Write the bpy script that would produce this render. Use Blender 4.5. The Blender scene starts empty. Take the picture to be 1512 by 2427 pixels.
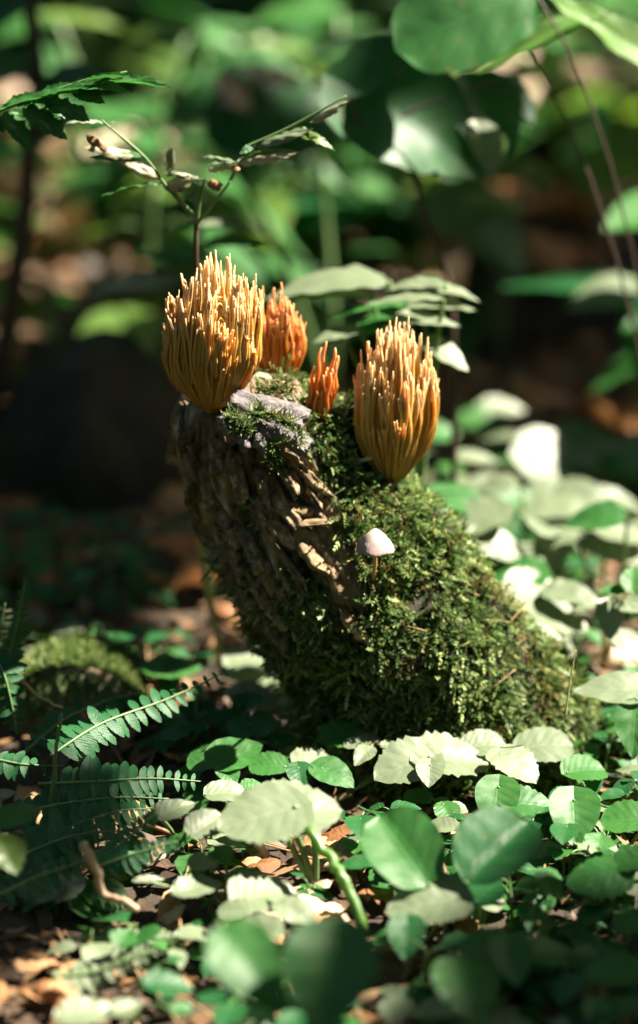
import bpy, math, random
import numpy as np
from mathutils import Matrix, Vector, Euler

scene = bpy.context.scene
col = scene.collection
PI = math.pi
rnd = random.Random(7)
rng = np.random.default_rng(7)

# ------------------------------------------------------------------ camera
CAM = np.array([0.0, -1.15, 0.49]); PITCH = math.radians(17.0); LENS = 85.0
cam_d = bpy.data.cameras.new('camera'); cam = bpy.data.objects.new('camera', cam_d); col.objects.link(cam)
cam.location = CAM; cam.rotation_euler = (math.radians(90) - PITCH, 0, 0)
cam_d.sensor_fit = 'VERTICAL'; cam_d.sensor_height = 36.0; cam_d.sensor_width = 36.0; cam_d.lens = LENS
cam_d.clip_start = 0.02; cam_d.clip_end = 300
cam_d.dof.use_dof = True; cam_d.dof.focus_distance = 1.135; cam_d.dof.aperture_fstop = 3.3
cam_d.dof.aperture_blades = 9
scene.camera = cam

# ------------------------------------------------------------------ world, sun, exposure
SUN = np.array([0.59, 0.10, 0.80]); SUN /= np.linalg.norm(SUN)
elev = math.asin(SUN[2]); azim = math.atan2(SUN[0], SUN[1])
w = bpy.data.worlds.new('World'); scene.world = w; w.use_nodes = True
nt = w.node_tree
sky = nt.nodes.new('ShaderNodeTexSky'); sky.sky_type = 'NISHITA'; sky.sun_disc = False
sky.sun_elevation = elev; sky.sun_rotation = azim
bg = nt.nodes['Background']; bg.inputs['Strength'].default_value = 0.05
sky.dust_density = 6.0; sky.ozone_density = 0.6; sky.air_density = 0.8
nt.links.new(sky.outputs[0], bg.inputs[0])
sl = bpy.data.lights.new('sun', 'SUN'); sl.energy = 5.0; sl.angle = math.radians(0.53); sl.color = (1.0, 0.91, 0.76)
so = bpy.data.objects.new('sun', sl); col.objects.link(so)
so.rotation_euler = Vector(SUN).to_track_quat('Z', 'Y').to_euler()
vs = scene.view_settings
vs.view_transform = 'Standard'; vs.look = 'None'; vs.gamma = 1.0; vs.exposure = 2.55
scene.cycles.max_bounces = 6; scene.cycles.diffuse_bounces = 3; scene.cycles.transmission_bounces = 3
scene.cycles.glossy_bounces = 2; scene.cycles.use_denoising = True
scene.cycles.sample_clamp_indirect = 0.8; scene.cycles.caustics_reflective = False; scene.cycles.caustics_refractive = False
scene.cycles.blur_glossy = 1.0; scene.cycles.use_adaptive_sampling = False

# ------------------------------------------------------------------ picture-to-place measuring (view units: 1512 x 2427)
T = 18.0 / LENS
FW = np.array([0, math.cos(PITCH), -math.sin(PITCH)]); UP = np.array([0, math.sin(PITCH), math.cos(PITCH)]); RT = np.array([1.0, 0, 0])
def ray(u, v):
    return FW + RT * ((u - 756) / 1213.5 * T) + UP * ((1213.5 - v) / 1213.5 * T)
def at(u, v, Y):
    d = ray(u, v); k = (Y - CAM[1]) / d[1]
    return CAM + d * k
def atz(u, v, z):
    d = ray(u, v); k = (z - CAM[2]) / d[2]
    return CAM + d * k
def proj(P):
    Q = np.asarray(P) - CAM
    dz = Q @ FW
    return 756 + (Q @ RT) / dz / T * 1213.5, 1213.5 - (Q @ UP) / dz / T * 1213.5
def px(P):            # metres for one view unit at that place
    return float((np.asarray(P) - CAM) @ FW) * T / 1213.5

# ------------------------------------------------------------------ noise
def _h(i, j, k, s):
    n = (i * 374761393 + j * 668265263 + k * 1440662683 + s * 974634721) & 0xffffffff
    n = ((n ^ (n >> 13)) * 1274126177) & 0xffffffff
    return ((n ^ (n >> 16)) & 0xffff) / 65535.0
def vn(x, y, z, s=0):
    x, y, z = np.broadcast_arrays(np.asarray(x, float), np.asarray(y, float), np.asarray(z, float))
    i, j, k = (np.floor(a).astype(np.int64) for a in (x, y, z))
    f, g, h = x - i, y - j, z - k
    f, g, h = (a * a * (3 - 2 * a) for a in (f, g, h))
    r = 0
    for a in (0, 1):
        for b in (0, 1):
            for c in (0, 1):
                r = r + _h(i + a, j + b, k + c, s) * (f if a else 1 - f) * (g if b else 1 - g) * (h if c else 1 - h)
    return r
def fbm(x, y, z, o=3, s=0):
    r = 0; a = 0.5
    for q in range(o):
        r = r + a * vn(x * 2 ** q, y * 2 ** q, z * 2 ** q, s + q); a *= .5
    return r / (1 - .5 ** o)

# ------------------------------------------------------------------ mesh building
def make_mesh(name, V, F, uv=None, attrs=None, smooth=True):
    """F: list of (k,3) or (k,4) int arrays; uv: (n,2) per vertex; attrs: name -> (n,) floats"""
    me = bpy.data.meshes.new(name)
    V = np.ascontiguousarray(V, dtype=np.float32)
    F = [np.asarray(f, dtype=np.int32) for f in F if len(f)]
    loops = np.concatenate([f.ravel() for f in F])
    tot = np.concatenate([np.full(len(f), f.shape[1], np.int32) for f in F])
    start = np.concatenate([[0], np.cumsum(tot)[:-1]]).astype(np.int32)
    me.vertices.add(len(V)); me.vertices.foreach_set('co', V.ravel())
    me.loops.add(len(loops)); me.loops.foreach_set('vertex_index', loops)
    me.polygons.add(len(tot)); me.polygons.foreach_set('loop_start', start); me.polygons.foreach_set('loop_total', tot)
    if uv is not None:
        l = me.uv_layers.new(name='UVMap'); l.data.foreach_set('uv', np.ascontiguousarray(np.asarray(uv, np.float32)[loops]).ravel())
    for k, a in (attrs or {}).items():
        t = me.attributes.new(k, 'FLOAT', 'POINT'); t.data.foreach_set('value', np.ascontiguousarray(a, dtype=np.float32))
    me.update(calc_edges=True); me.validate()
    if smooth: me.polygons.foreach_set('use_smooth', np.ones(len(tot), bool))
    return me

class MB:
    def __init__(s): s.V = []; s.F3 = []; s.F4 = []; s.n = 0; s.A = {}; s.U = []
    def add(s, V, F3=None, F4=None, uv=None, **attrs):
        V = np.asarray(V, float); 
        if F3 is not None and len(F3): s.F3.append(np.asarray(F3) + s.n)
        if F4 is not None and len(F4): s.F4.append(np.asarray(F4) + s.n)
        s.V.append(V); s.U.append(np.zeros((len(V), 2)) if uv is None else np.asarray(uv))
        for k in set(s.A) | set(attrs):
            s.A.setdefault(k, [np.zeros(s.n)] if s.n else [])
            s.A[k].append(np.broadcast_to(np.asarray(attrs.get(k, 0.0), float), (len(V),)))
        s.n += len(V)
    def tube(s, P, R, sides=6, cap=True, **attrs):
        P = np.asarray(P, float); n = len(P); R = np.broadcast_to(np.asarray(R, float), (n,))
        t = np.gradient(P, axis=0); t /= np.linalg.norm(t, axis=1)[:, None] + 1e-12
        ref = np.array([0.3, 0.9, 0.1]) if abs(t[0][2]) > .8 else np.array([0.05, 0.1, 1.0])
        a = np.cross(t, ref); a /= np.linalg.norm(a, axis=1)[:, None] + 1e-12
        b = np.cross(t, a)
        th = np.arange(sides) * 2 * PI / sides
        V = P[:, None, :] + R[:, None, None] * (np.cos(th)[None, :, None] * a[:, None, :] + np.sin(th)[None, :, None] * b[:, None, :])
        i = np.arange(n - 1)[:, None] * sides; j = np.arange(sides)[None, :]; j2 = (j + 1) % sides
        F4 = np.stack([i + j, i + j2, i + sides + j2, i + sides + j], -1).reshape(-1, 4)
        uv = np.stack([np.repeat(np.linspace(0, 1, n), sides), np.tile(np.arange(sides) / sides, n)], -1)
        at_ = {k: np.repeat(np.broadcast_to(np.asarray(v, float), (n,)), sides) for k, v in attrs.items()}
        V = V.reshape(-1, 3); F3 = None
        if cap:
            V = np.concatenate([V, P[-1:] + t[-1:] * R[-1] * .8, P[:1]]); uv = np.concatenate([uv, [[1, 0], [0, 0]]])
            at_ = {k: np.concatenate([v, v[-1:], v[:1]]) for k, v in at_.items()}
            e = n * sides; q = np.arange(sides); q2 = (q + 1) % sides
            F3 = np.concatenate([np.stack([(n - 1) * sides + q, (n - 1) * sides + q2, np.full(sides, e)], -1),
                                 np.stack([q2, q, np.full(sides, e + 1)], -1)])
        s.add(V, F3, F4, uv, **at_)
    def mesh(s, name, smooth=True):
        F = []
        if s.F3: F.append(np.concatenate(s.F3))
        if s.F4: F.append(np.concatenate(s.F4))
        return make_mesh(name, np.concatenate(s.V), F, np.concatenate(s.U), {k: np.concatenate(v) for k, v in s.A.items()}, smooth)
    def build(s, name, mat, parent=None, smooth=True):
        return link(name, s.mesh(name, smooth), mat, parent)

def link(name, me, mat, parent=None, M=None):
    o = bpy.data.objects.new(name, me); col.objects.link(o)
    if mat is not None and not me.materials: me.materials.append(mat)
    if parent is not None: o.parent = parent
    if M is not None: o.matrix_local = M
    return o
def tag(o, label=None, cat=None, group=None, kind=None):
    if label: o['label'] = label
    if cat: o['category'] = cat
    if group: o['group'] = group
    if kind: o['kind'] = kind
    return o
def thing(name, label, cat, loc=(0, 0, 0), group=None):
    o = bpy.data.objects.new(name, None); col.objects.link(o); o.empty_display_size = .01
    o.location = Vector([float(a) for a in loc])
    return tag(o, label, cat, group)
def bez(a, b, c, n=8):
    a, b, c = (np.asarray(q, float) for q in (a, b, c)); t = np.linspace(0, 1, n)[:, None]
    return (1 - t) ** 2 * a + 2 * t * (1 - t) * b + t * t * c
def spline(pts, n=24):
    pts = np.asarray(pts, float); m = len(pts)
    q = np.concatenate([2 * pts[:1] - pts[1:2], pts, 2 * pts[-1:] - pts[-2:-1]])
    out = []
    for t in np.linspace(0, m - 1 - 1e-6, n):
        i = int(t); f = t - i; p0, p1, p2, p3 = q[i:i + 4]
        out.append(.5 * ((2 * p1) + (p2 - p0) * f + (2 * p0 - 5 * p1 + 4 * p2 - p3) * f * f + (3 * p1 - p0 - 3 * p2 + p3) * f ** 3))
    return np.array(out)
def unit(v):
    v = np.asarray(v, float); return v / (np.linalg.norm(v) + 1e-12)

# ------------------------------------------------------------------ materials
def nodes(name):
    m = bpy.data.materials.new(name); m.use_nodes = True; t = m.node_tree
    return m, t, t.nodes['Principled BSDF'], t.nodes['Material Output']
def N(t, typ, **kw):
    n = t.nodes.new(typ)
    for k, v in kw.items():
        if k in n.inputs.keys(): n.inputs[k].default_value = v
        else: setattr(n, k, v)
    return n
def ramp(t, fac, stops):
    r = t.nodes.new('ShaderNodeValToRGB'); e = r.color_ramp.elements
    while len(e) < len(stops): e.new(0.5)
    for q, (p, c) in zip(e, stops): q.position = p; q.color = (*c, 1)
    t.links.new(fac, r.inputs[0]); return r.outputs[0]
def mathn(t, op, a, b=None, clamp=False):
    n = t.nodes.new('ShaderNodeMath'); n.operation = op; n.use_clamp = clamp
    for i, q in enumerate((a, b)):
        if q is None: continue
        if isinstance(q, (int, float)): n.inputs[i].default_value = q
        else: t.links.new(q, n.inputs[i])
    return n.outputs[0]
def mixc(t, f, a, b, mode='MIX'):
    n = t.nodes.new('ShaderNodeMix'); n.data_type = 'RGBA'; n.blend_type = mode
    for sock, q in ((n.inputs[0], f), (n.inputs[6], a), (n.inputs[7], b)):
        if isinstance(q, (int, float)): sock.default_value = q
        elif isinstance(q, tuple): sock.default_value = (*q, 1)
        else: t.links.new(q, sock)
    return n.outputs[2]
def noise(t, scale, detail=3, rough=.55, coord='Object'):
    tc = t.nodes.new('ShaderNodeTexCoord'); n = t.nodes.new('ShaderNodeTexNoise')
    n.inputs['Scale'].default_value = scale; n.inputs['Detail'].default_value = detail; n.inputs['Roughness'].default_value = rough
    t.links.new(tc.outputs[coord], n.inputs['Vector']); return n.outputs['Fac']
def attr(t, name):
    a = t.nodes.new('ShaderNodeAttribute'); a.attribute_name = name; return a.outputs['Fac']
def objrand(t): return t.nodes.new('ShaderNodeObjectInfo').outputs['Random']
def bump(t, b, h, strength, dist):
    n = t.nodes.new('ShaderNodeBump'); n.inputs['Strength'].default_value = strength; n.inputs['Distance'].default_value = dist
    t.links.new(h, n.inputs['Height']); t.links.new(n.outputs[0], b.inputs['Normal']); return n.outputs[0]

def leaf_material(name, c1, c2, trans, tfac=.35, rough=.42, veins=6.0, spec=.8, blot=.4):
    m, t, b, out = nodes(name)
    uv = t.nodes.new('ShaderNodeUVMap'); sp = t.nodes.new('ShaderNodeSeparateXYZ'); t.links.new(uv.outputs[0], sp.inputs[0])
    s_, tt = sp.outputs[0], mathn(t, 'ABSOLUTE', mathn(t, 'SUBTRACT', mathn(t, 'MULTIPLY', sp.outputs[1], 2.0), 1.0))
    ph = mathn(t, 'FRACT', mathn(t, 'SUBTRACT', mathn(t, 'MULTIPLY', s_, veins), mathn(t, 'MULTIPLY', tt, 2.1)))
    tri = mathn(t, 'ABSOLUTE', mathn(t, 'SUBTRACT', ph, .5))                     # 0.5 on a side vein
    vein = mathn(t, 'MULTIPLY', mathn(t, 'SUBTRACT', tri, .40), 10.0, True)
    mid = mathn(t, 'SUBTRACT', 1.0, mathn(t, 'MULTIPLY', tt, 16.0), True)
    vein = mathn(t, 'MAXIMUM', vein, mid)
    r = objrand(t)
    base = mixc(t, r, c1, c2)
    base = mixc(t, mathn(t, 'MULTIPLY', noise(t, 9, 4, .6), blot), base, tuple(q * 1.7 for q in c2))
    base = mixc(t, mathn(t, 'MULTIPLY', vein, .16), base, tuple(min(1, q * 2.2 + .02) for q in c2))
    # small brown flecks on some leaves
    fleck = mathn(t, 'MULTIPLY', mathn(t, 'SUBTRACT', noise(t, 11, 3, .6), .62), 7.0, True)
    base = mixc(t, fleck, base, (.16, .10, .03))
    t.links.new(base, b.inputs['Base Color'])
    b.inputs['Roughness'].default_value = rough; b.inputs['Specular IOR Level'].default_value = spec
    h = mathn(t, 'ADD', mathn(t, 'MULTIPLY', tri, -.9), mathn(t, 'ADD', mathn(t, 'MULTIPLY', mid, -.5), mathn(t, 'MULTIPLY', noise(t, 30, 2), .5)))
    nb = bump(t, b, h, .22, .0008)
    tr = t.nodes.new('ShaderNodeBsdfTranslucent'); t.links.new(mixc(t, .5, base, trans, 'MIX'), tr.inputs[0])
    mx = t.nodes.new('ShaderNodeMixShader'); mx.inputs[0].default_value = tfac
    t.links.new(b.outputs[0], mx.inputs[1]); t.links.new(tr.outputs[0], mx.inputs[2]); t.links.new(mx.outputs[0], out.inputs[0])
    return m
M = {}
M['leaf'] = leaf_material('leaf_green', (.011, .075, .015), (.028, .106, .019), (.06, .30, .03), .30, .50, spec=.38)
M['leaf_pale'] = leaf_material('leaf_pale_glare_green', (.080, .112, .060), (.115, .145, .082), (.17, .28, .10), .25, .50, spec=.7)  # sun glare on leaves put into the colour as a paler, greyer green
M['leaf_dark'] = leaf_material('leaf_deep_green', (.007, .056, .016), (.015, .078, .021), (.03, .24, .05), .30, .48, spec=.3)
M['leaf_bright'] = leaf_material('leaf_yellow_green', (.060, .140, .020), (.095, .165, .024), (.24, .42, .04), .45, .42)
M['fern'] = leaf_material('fern_green', (.007, .056, .019), (.015, .080, .024), (.02, .20, .05), .25, .5, 5.0, spec=.3)
M['grass'] = leaf_material('grass_green', (.07, .17, .03), (.10, .20, .04), (.25, .45, .06), .45, .4, .5)
M['wilt'] = leaf_material('wilted_leaf', (.26, .26, .15), (.36, .32, .20), (.45, .42, .2), .35, .5, 7.0)

def dry_material(name, c1, c2, c3, rough=.6):
    m, t, b, out = nodes(name)
    f = mathn(t, 'ADD', mathn(t, 'MULTIPLY', objrand(t), .7), mathn(t, 'MULTIPLY', noise(t, 5, 4), .5))
    c = ramp(t, f, [(.15, c1), (.55, c2), (1.0, c3)])
    t.links.new(c, b.inputs['Base Color']); b.inputs['Roughness'].default_value = rough
    bump(t, b, noise(t, 25, 3), .5, .002)
    tr = t.nodes.new('ShaderNodeBsdfTranslucent'); t.links.new(c, tr.inputs[0])
    mx = t.nodes.new('ShaderNodeMixShader'); mx.inputs[0].default_value = .2
    t.links.new(b.outputs[0], mx.inputs[1]); t.links.new(tr.outputs[0], mx.inputs[2]); t.links.new(mx.outputs[0], out.inputs[0])
    return m
M['dry'] = dry_material('dry_leaf', (.12, .045, .015), (.26, .11, .03), (.42, .25, .12))
M['dry_pale'] = dry_material('pale_dry_leaf', (.34, .22, .13), (.46, .33, .22), (.55, .42, .30))

def bark_material(name, dark, mid, light, scale=1.0, lich=None, relief=.0012):
    m, t, b, out = nodes(name)
    tc = t.nodes.new('ShaderNodeTexCoord'); mp = t.nodes.new('ShaderNodeMapping')
    mp.inputs['Scale'].default_value = (1, 1, .35); mp.inputs['Rotation'].default_value = (0, math.radians(28), 0)
    t.links.new(tc.outputs['Object'], mp.inputs[0])
    n1 = N(t, 'ShaderNodeTexNoise', Scale=260 * scale, Detail=5, Roughness=.65); t.links.new(mp.outputs[0], n1.inputs['Vector'])
    n2 = N(t, 'ShaderNodeTexNoise', Scale=60 * scale, Detail=4); t.links.new(mp.outputs[0], n2.inputs['Vector'])
    f = mathn(t, 'ADD', mathn(t, 'MULTIPLY', n1.outputs[0], .6), mathn(t, 'MULTIPLY', n2.outputs[0], .5))
    c = ramp(t, f, [(.38, dark), (.56, mid), (.72, light)])
    if lich:
        n3 = N(t, 'ShaderNodeTexNoise', Scale=45 * scale, Detail=6, Roughness=.7); t.links.new(tc.outputs['Object'], n3.inputs['Vector'])
        c = mixc(t, mathn(t, 'MULTIPLY', mathn(t, 'SUBTRACT', n3.outputs[0], .56), 8.0, True), c, lich)
    if lich: c = mixc(t, attr(t, 'moss_shade'), c, (.012, .010, .006))       # peat under moss, painted dark for shaded gaps between shoots
    t.links.new(c, b.inputs['Base Color']); b.inputs['Roughness'].default_value = .8; b.inputs['Specular IOR Level'].default_value = .3
    bump(t, b, f, .9, relief / scale)
    return m
M['bark'] = bark_material('stump_bark', (.020, .013, .008), (.175, .125, .072), (.46, .36, .24), 1, (.22, .21, .13), relief=.0022)
M['bark_grey'] = bark_material('weathered_bark', (.035, .03, .03), (.12, .105, .105), (.27, .235, .24), 1.3, relief=.004)
M['wood'] = bark_material('split_wood', (.05, .03, .014), (.20, .135, .072), (.38, .28, .17), 1.4)
M['twig'] = bark_material('twig_bark', (.05, .03, .015), (.16, .10, .05), (.30, .21, .12), 2)
M['trunk'] = bark_material('tree_bark', (.03, .02, .014), (.07, .05, .035), (.12, .09, .06), .2)
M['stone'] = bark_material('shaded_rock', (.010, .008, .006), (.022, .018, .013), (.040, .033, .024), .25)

def plain(name, c, rough=.5, tf=0.0, var=.0):
    m, t, b, out = nodes(name)
    n = mathn(t, 'MULTIPLY', noise(t, 120, 3), 1.0)
    cc = mixc(t, n, tuple(q * .7 for q in c), tuple(min(1, q * 1.3) for q in c))
    t.links.new(cc, b.inputs['Base Color']); b.inputs['Roughness'].default_value = rough
    return m
M['stem'] = plain('green_stem', (.09, .16, .05), .5)
M['stem_pale'] = plain('straw_stalk', (.42, .36, .18), .55)
M['stem_dark'] = plain('dark_stem', (.05, .028, .018), .6)
M['straw'] = plain('straw', (.24, .15, .06), .55)

def moss_material(name, deep, tip, pale):
    m, t, b, out = nodes(name)
    c = mixc(t, attr(t, 'tip'), deep, tip)
    c = mixc(t, mathn(t, 'MULTIPLY', mathn(t, 'POWER', attr(t, 'rnd'), 2.2), mathn(t, 'ADD', attr(t, 'tip'), .15)), c, pale)
    c = mixc(t, attr(t, 'brown'), c, (.16, .08, .025))
    t.links.new(c, b.inputs['Base Color']); b.inputs['Roughness'].default_value = .45; b.inputs['Specular IOR Level'].default_value = .45
    tr = t.nodes.new('ShaderNodeBsdfTranslucent'); t.links.new(c, tr.inputs[0])
    mx = t.nodes.new('ShaderNodeMixShader'); mx.inputs[0].default_value = .35
    t.links.new(b.outputs[0], mx.inputs[1]); t.links.new(tr.outputs[0], mx.inputs[2]); t.links.new(mx.outputs[0], out.inputs[0])
    return m
M['moss'] = moss_material('moss', (.006, .028, .007), (.095, .195, .040), (.48, .54, .22))

def fungus_material(name, low, mid, tip):
    m, t, b, out = nodes(name)
    h = mathn(t, 'ADD', attr(t, 'h'), mathn(t, 'MULTIPLY', mathn(t, 'SUBTRACT', noise(t, 300, 2), .5), .25))
    c = ramp(t, h, [(.0, low), (.55, mid), (.80, tuple(.5 * (a + q) for a, q in zip(mid, tip))), (.97, tip)])
    t.links.new(c, b.inputs['Base Color']); b.inputs['Roughness'].default_value = .5
    bump(t, b, noise(t, 500, 2), .3, .0006)
    tr = t.nodes.new('ShaderNodeBsdfTranslucent'); t.links.new(mixc(t, .6, c, (.85, .30, .03)), tr.inputs[0])
    mx = t.nodes.new('ShaderNodeMixShader'); mx.inputs[0].default_value = .42
    t.links.new(b.outputs[0], mx.inputs[1]); t.links.new(tr.outputs[0], mx.inputs[2]); t.links.new(mx.outputs[0], out.inputs[0])
    return m
M['fungus'] = fungus_material('coral_fungus', (.52, .28, .05), (.76, .49, .11), (.93, .82, .52))
M['fungus_orange'] = fungus_material('orange_coral_fungus', (.50, .17, .03), (.70, .27, .05), (.88, .58, .28))

def ground_material():
    m, t, b, out = nodes('forest_soil')
    f = mathn(t, 'ADD', mathn(t, 'MULTIPLY', noise(t, 9, 5, .6), .6), mathn(t, 'MULTIPLY', noise(t, 120, 5, .7), .45))
    c = ramp(t, f, [(.35, (.008, .006, .004)), (.52, (.030, .018, .009)), (.66, (.085, .042, .014)), (.85, (.16, .09, .035))])
    t.links.new(c, b.inputs['Base Color']); b.inputs['Roughness'].default_value = .9
    bump(t, b, f, 1.0, .01)
    return m
M['ground'] = ground_material()

# ------------------------------------------------------------------ ground
def ground_z(x, y):
    x = np.asarray(x, float); y = np.asarray(y, float)
    z = .020 * (fbm(x * 5, y * 5, 0, 3, 3) - .5) + .006 * (fbm(x * 40, y * 40, 0, 2, 9) - .5)
    far = np.clip((y - .8) / 4, 0, 1)
    z = z + far * far * (.16 * (fbm(x * .9, y * .9, 1.5, 2, 5) - .35)) + .010 * np.clip(y - 1.5, 0, 8)
    z = z - .03 * np.clip(-y - .15, 0, .6) * 0
    return z
def build_ground():
    s = np.linspace(-1, 1, 261)
    gx = np.sinh(s * 5.2) / np.sinh(5.2) * 60
    gy = np.sinh(s * 5.2) / np.sinh(5.2) * 60 + .1
    X, Y = np.meshgrid(gx, gy, indexing='ij')
    V = np.stack([X, Y, ground_z(X, Y)], -1).reshape(-1, 3); n = len(s)
    i, j = np.meshgrid(np.arange(n - 1), np.arange(n - 1), indexing='ij')
    a = (i * n + j).ravel(); F = np.stack([a, a + n, a + n + 1, a + 1], -1)
    o = link('ground', make_mesh('ground', V, [F]), M['ground']); tag(o, kind='structure')
build_ground()
def gpoint(u, v):
    P = atz(u, v, 0.0)
    for _ in range(3): P = atz(u, v, float(ground_z(P[0], P[1])))
    return P

# ------------------------------------------------------------------ sun patches: gaps in the leaf roof, (place, radius)
GAPS = []
def gap(u, v, r, Y=None, z=.03): GAPS.append((at(u, v, Y) if Y is not None else atz(u, v, z), r * 1.0))
for q in [(560, 800, .045, 0), (660, 820, .04, .02), (700, 960, .05, 0), (930, 960, .055, 0), (850, 1120, .05, 0), (980, 1270, .06, 0), (1110, 1420, .06, 0),
          (1230, 1560, .06, 0), (1000, 1560, .05, -.02), (900, 1330, .04, -.05), (760, 930, .05, 0)]:
    gap(q[0], q[1], q[2], q[3])
for q in [(1080, 1010, .06), (1200, 1080, .08), (1330, 1100, .08), (1450, 1150, .08), (1080, 1180, .07), (1250, 1230, .07), (1400, 1280, .08), (1500, 1300, .06),
          (1330, 1380, .06), (1430, 1460, .06), (1400, 1560, .05), (1490, 1560, .05),
          (620, 1600, .030), (650, 1670, .025), (560, 1570, .02),
          (600, 1930, .030), (700, 1900, .03), (420, 1915, .018), (500, 1940, .02), (540, 1875, .018),
          (960, 1810, .03), (1080, 1790, .03), (870, 1775, .02), (1160, 1765, .02), (1290, 1765, .02), (1220, 1815, .02),
          (920, 2020, .022), (1230, 2000, .012), (1000, 2140, .022), (560, 2100, .03), (640, 2150, .035), (480, 2060, .02), (760, 2110, .02), (780, 2180, .02),
          (300, 2220, .03), (200, 2300, .025), (60, 2380, .05), (880, 2110, .014), (1260, 1900, .016), (1390, 1825, .018), (190, 1560, .05), (270, 2090, .012), (20, 1480, .02)]:
    gap(q[0], q[1], q[2] * 1.1)
for u, v, r, Y in [(780, 660, .07, .13), (950, 690, .06, .13), (1060, 690, .05, .13), (900, 760, .06, .12), (1050, 830, .04, .11), (700, 660, .04, .13), (860, 700, .06, .13), (330, 650, .06, .5), (520, 540, .04, .4), (560, 570, .04, .4),
                   (450, 400, .05, .06), (600, 350, .05, .06), (740, 290, .05, .06), (330, 350, .04, .06), (150, 230, .06, .02),
                   (1100, 60, .05, .18), (1220, 20, .06, .18), (1420, 60, .06, .22), (1180, 250, .028, .24), (1080, 320, .036, .22), (1140, 360, .03, .22), (880, 250, .024, .21), (1180, 330, .015, .22), (700, 480, .06, .84), (850, 500, .06, .87), (560, 150, .05, .68), (700, 200, .04, .65), (1165, 480, .05, .86), (980, 60, .03, .18),
                   (1430, 690, .08, .6), (1170, 480, .06, 1.0), (1260, 400, .06, 1.0),
                   (700, 480, .21, 1.2), (850, 420, .21, 1.3), (560, 300, .18, 1.4), (620, 560, .08, 1.2), (900, 560, .07, 1.2), (300, 560, .06, 1.1), (430, 1450, .04, .2), (520, 1345, .022, .27), (610, 1470, .03, .14), (560, 1500, .025, .14), (380, 1500, .05, .16), (560, 1480, .03, .15), (640, 1010, .035, -.03), (920, 2000, .03, -.19), (970, 2030, .02, -.2), (150, 420, .17, 1.4), (100, 560, .12, 1.3), (240, 560, .12, 1.2),
                   (1300, 190, .12, 1.6), (1400, 290, .12, 1.7), (1460, 540, .07, 1.3), (200, 50, .08, 1.0), (400, 75, .08, 1.0), (560, 140, .1, 1.3), (680, 190, .05, .9),
                   (800, 130, .1, 1.0), (540, 30, .1, 1.4), (30, 480, .1, 1.4)]:
    gap(u, v, r, Y)
for u, v, r, Y in [(590, 2285, .035, -.26), (775, 2340, .03, -.27), (720, 1000, .05, -.02), (600, 990, .04, -.03), (890, 1290, .03, -.06)]: gap(u, v, r, Y)
SHADE = []                                       # places that stay under unbroken leaves
for u, v, r, Y in [(150, 960, .07, .5), (300, 980, .07, .5), (380, 1100, .05, .5), (120, 1130, .07, .5), (250, 1200, .06, .42), (1200, 720, .12, .9), (1350, 740, .12, .9), (1480, 780, .1, .9), (1250, 850, .08, .8), (1400, 880, .08, .8),
                   (150, 1850, .04, -.1), (300, 1900, .04, -.1), (250, 1780, .04, -.09), (120, 2150, .04, -.2), (1350, 2250, .05, -.26), (1200, 2230, .04, -.25), (1450, 2330, .05, -.28), (250, 120, .07, 1.4), (1250, 600, .10, 1.2), (1050, 560, .08, 1.0), (560, 1450, .03, .2), (300, 1350, .06, .3), (620, 1720, .015, -.02), (480, 1800, .02, -.03), (1400, 500, .1, 1.4), (60, 900, .08, .6)]:
    SHADE.append((at(u, v, Y), r))
HARD = len(SHADE)
for u, v, r, Y in [(150, 900, .10, .5), (300, 900, .10, .5), (350, 1050, .08, .5), (120, 1100, .10, .5), (250, 1180, .08, .42), (100, 1280, .05, .34), (300, 1290, .05, .33), (200, 1380, .05, .26), (1200, 700, .14, .9), (1330, 700, .14, .9), (1470, 720, .12, .9), (1250, 850, .10, .8), (1400, 860, .10, .8), (1150, 800, .06, .7), (1300, 620, .08, 1.4), (200, 110, .10, 1.3), (480, 330, .06, .9)]: SHADE.append((at(u, v, Y), r))
MAIN = list(range(11)) + [len(GAPS) - 3, len(GAPS) - 2, len(GAPS) - 1]
SC_ = np.array([g[0] for g in SHADE]); SR_ = np.array([g[1] for g in SHADE])
GC = np.array([g[0] for g in GAPS]); GR = np.array([g[1] for g in GAPS])

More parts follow.
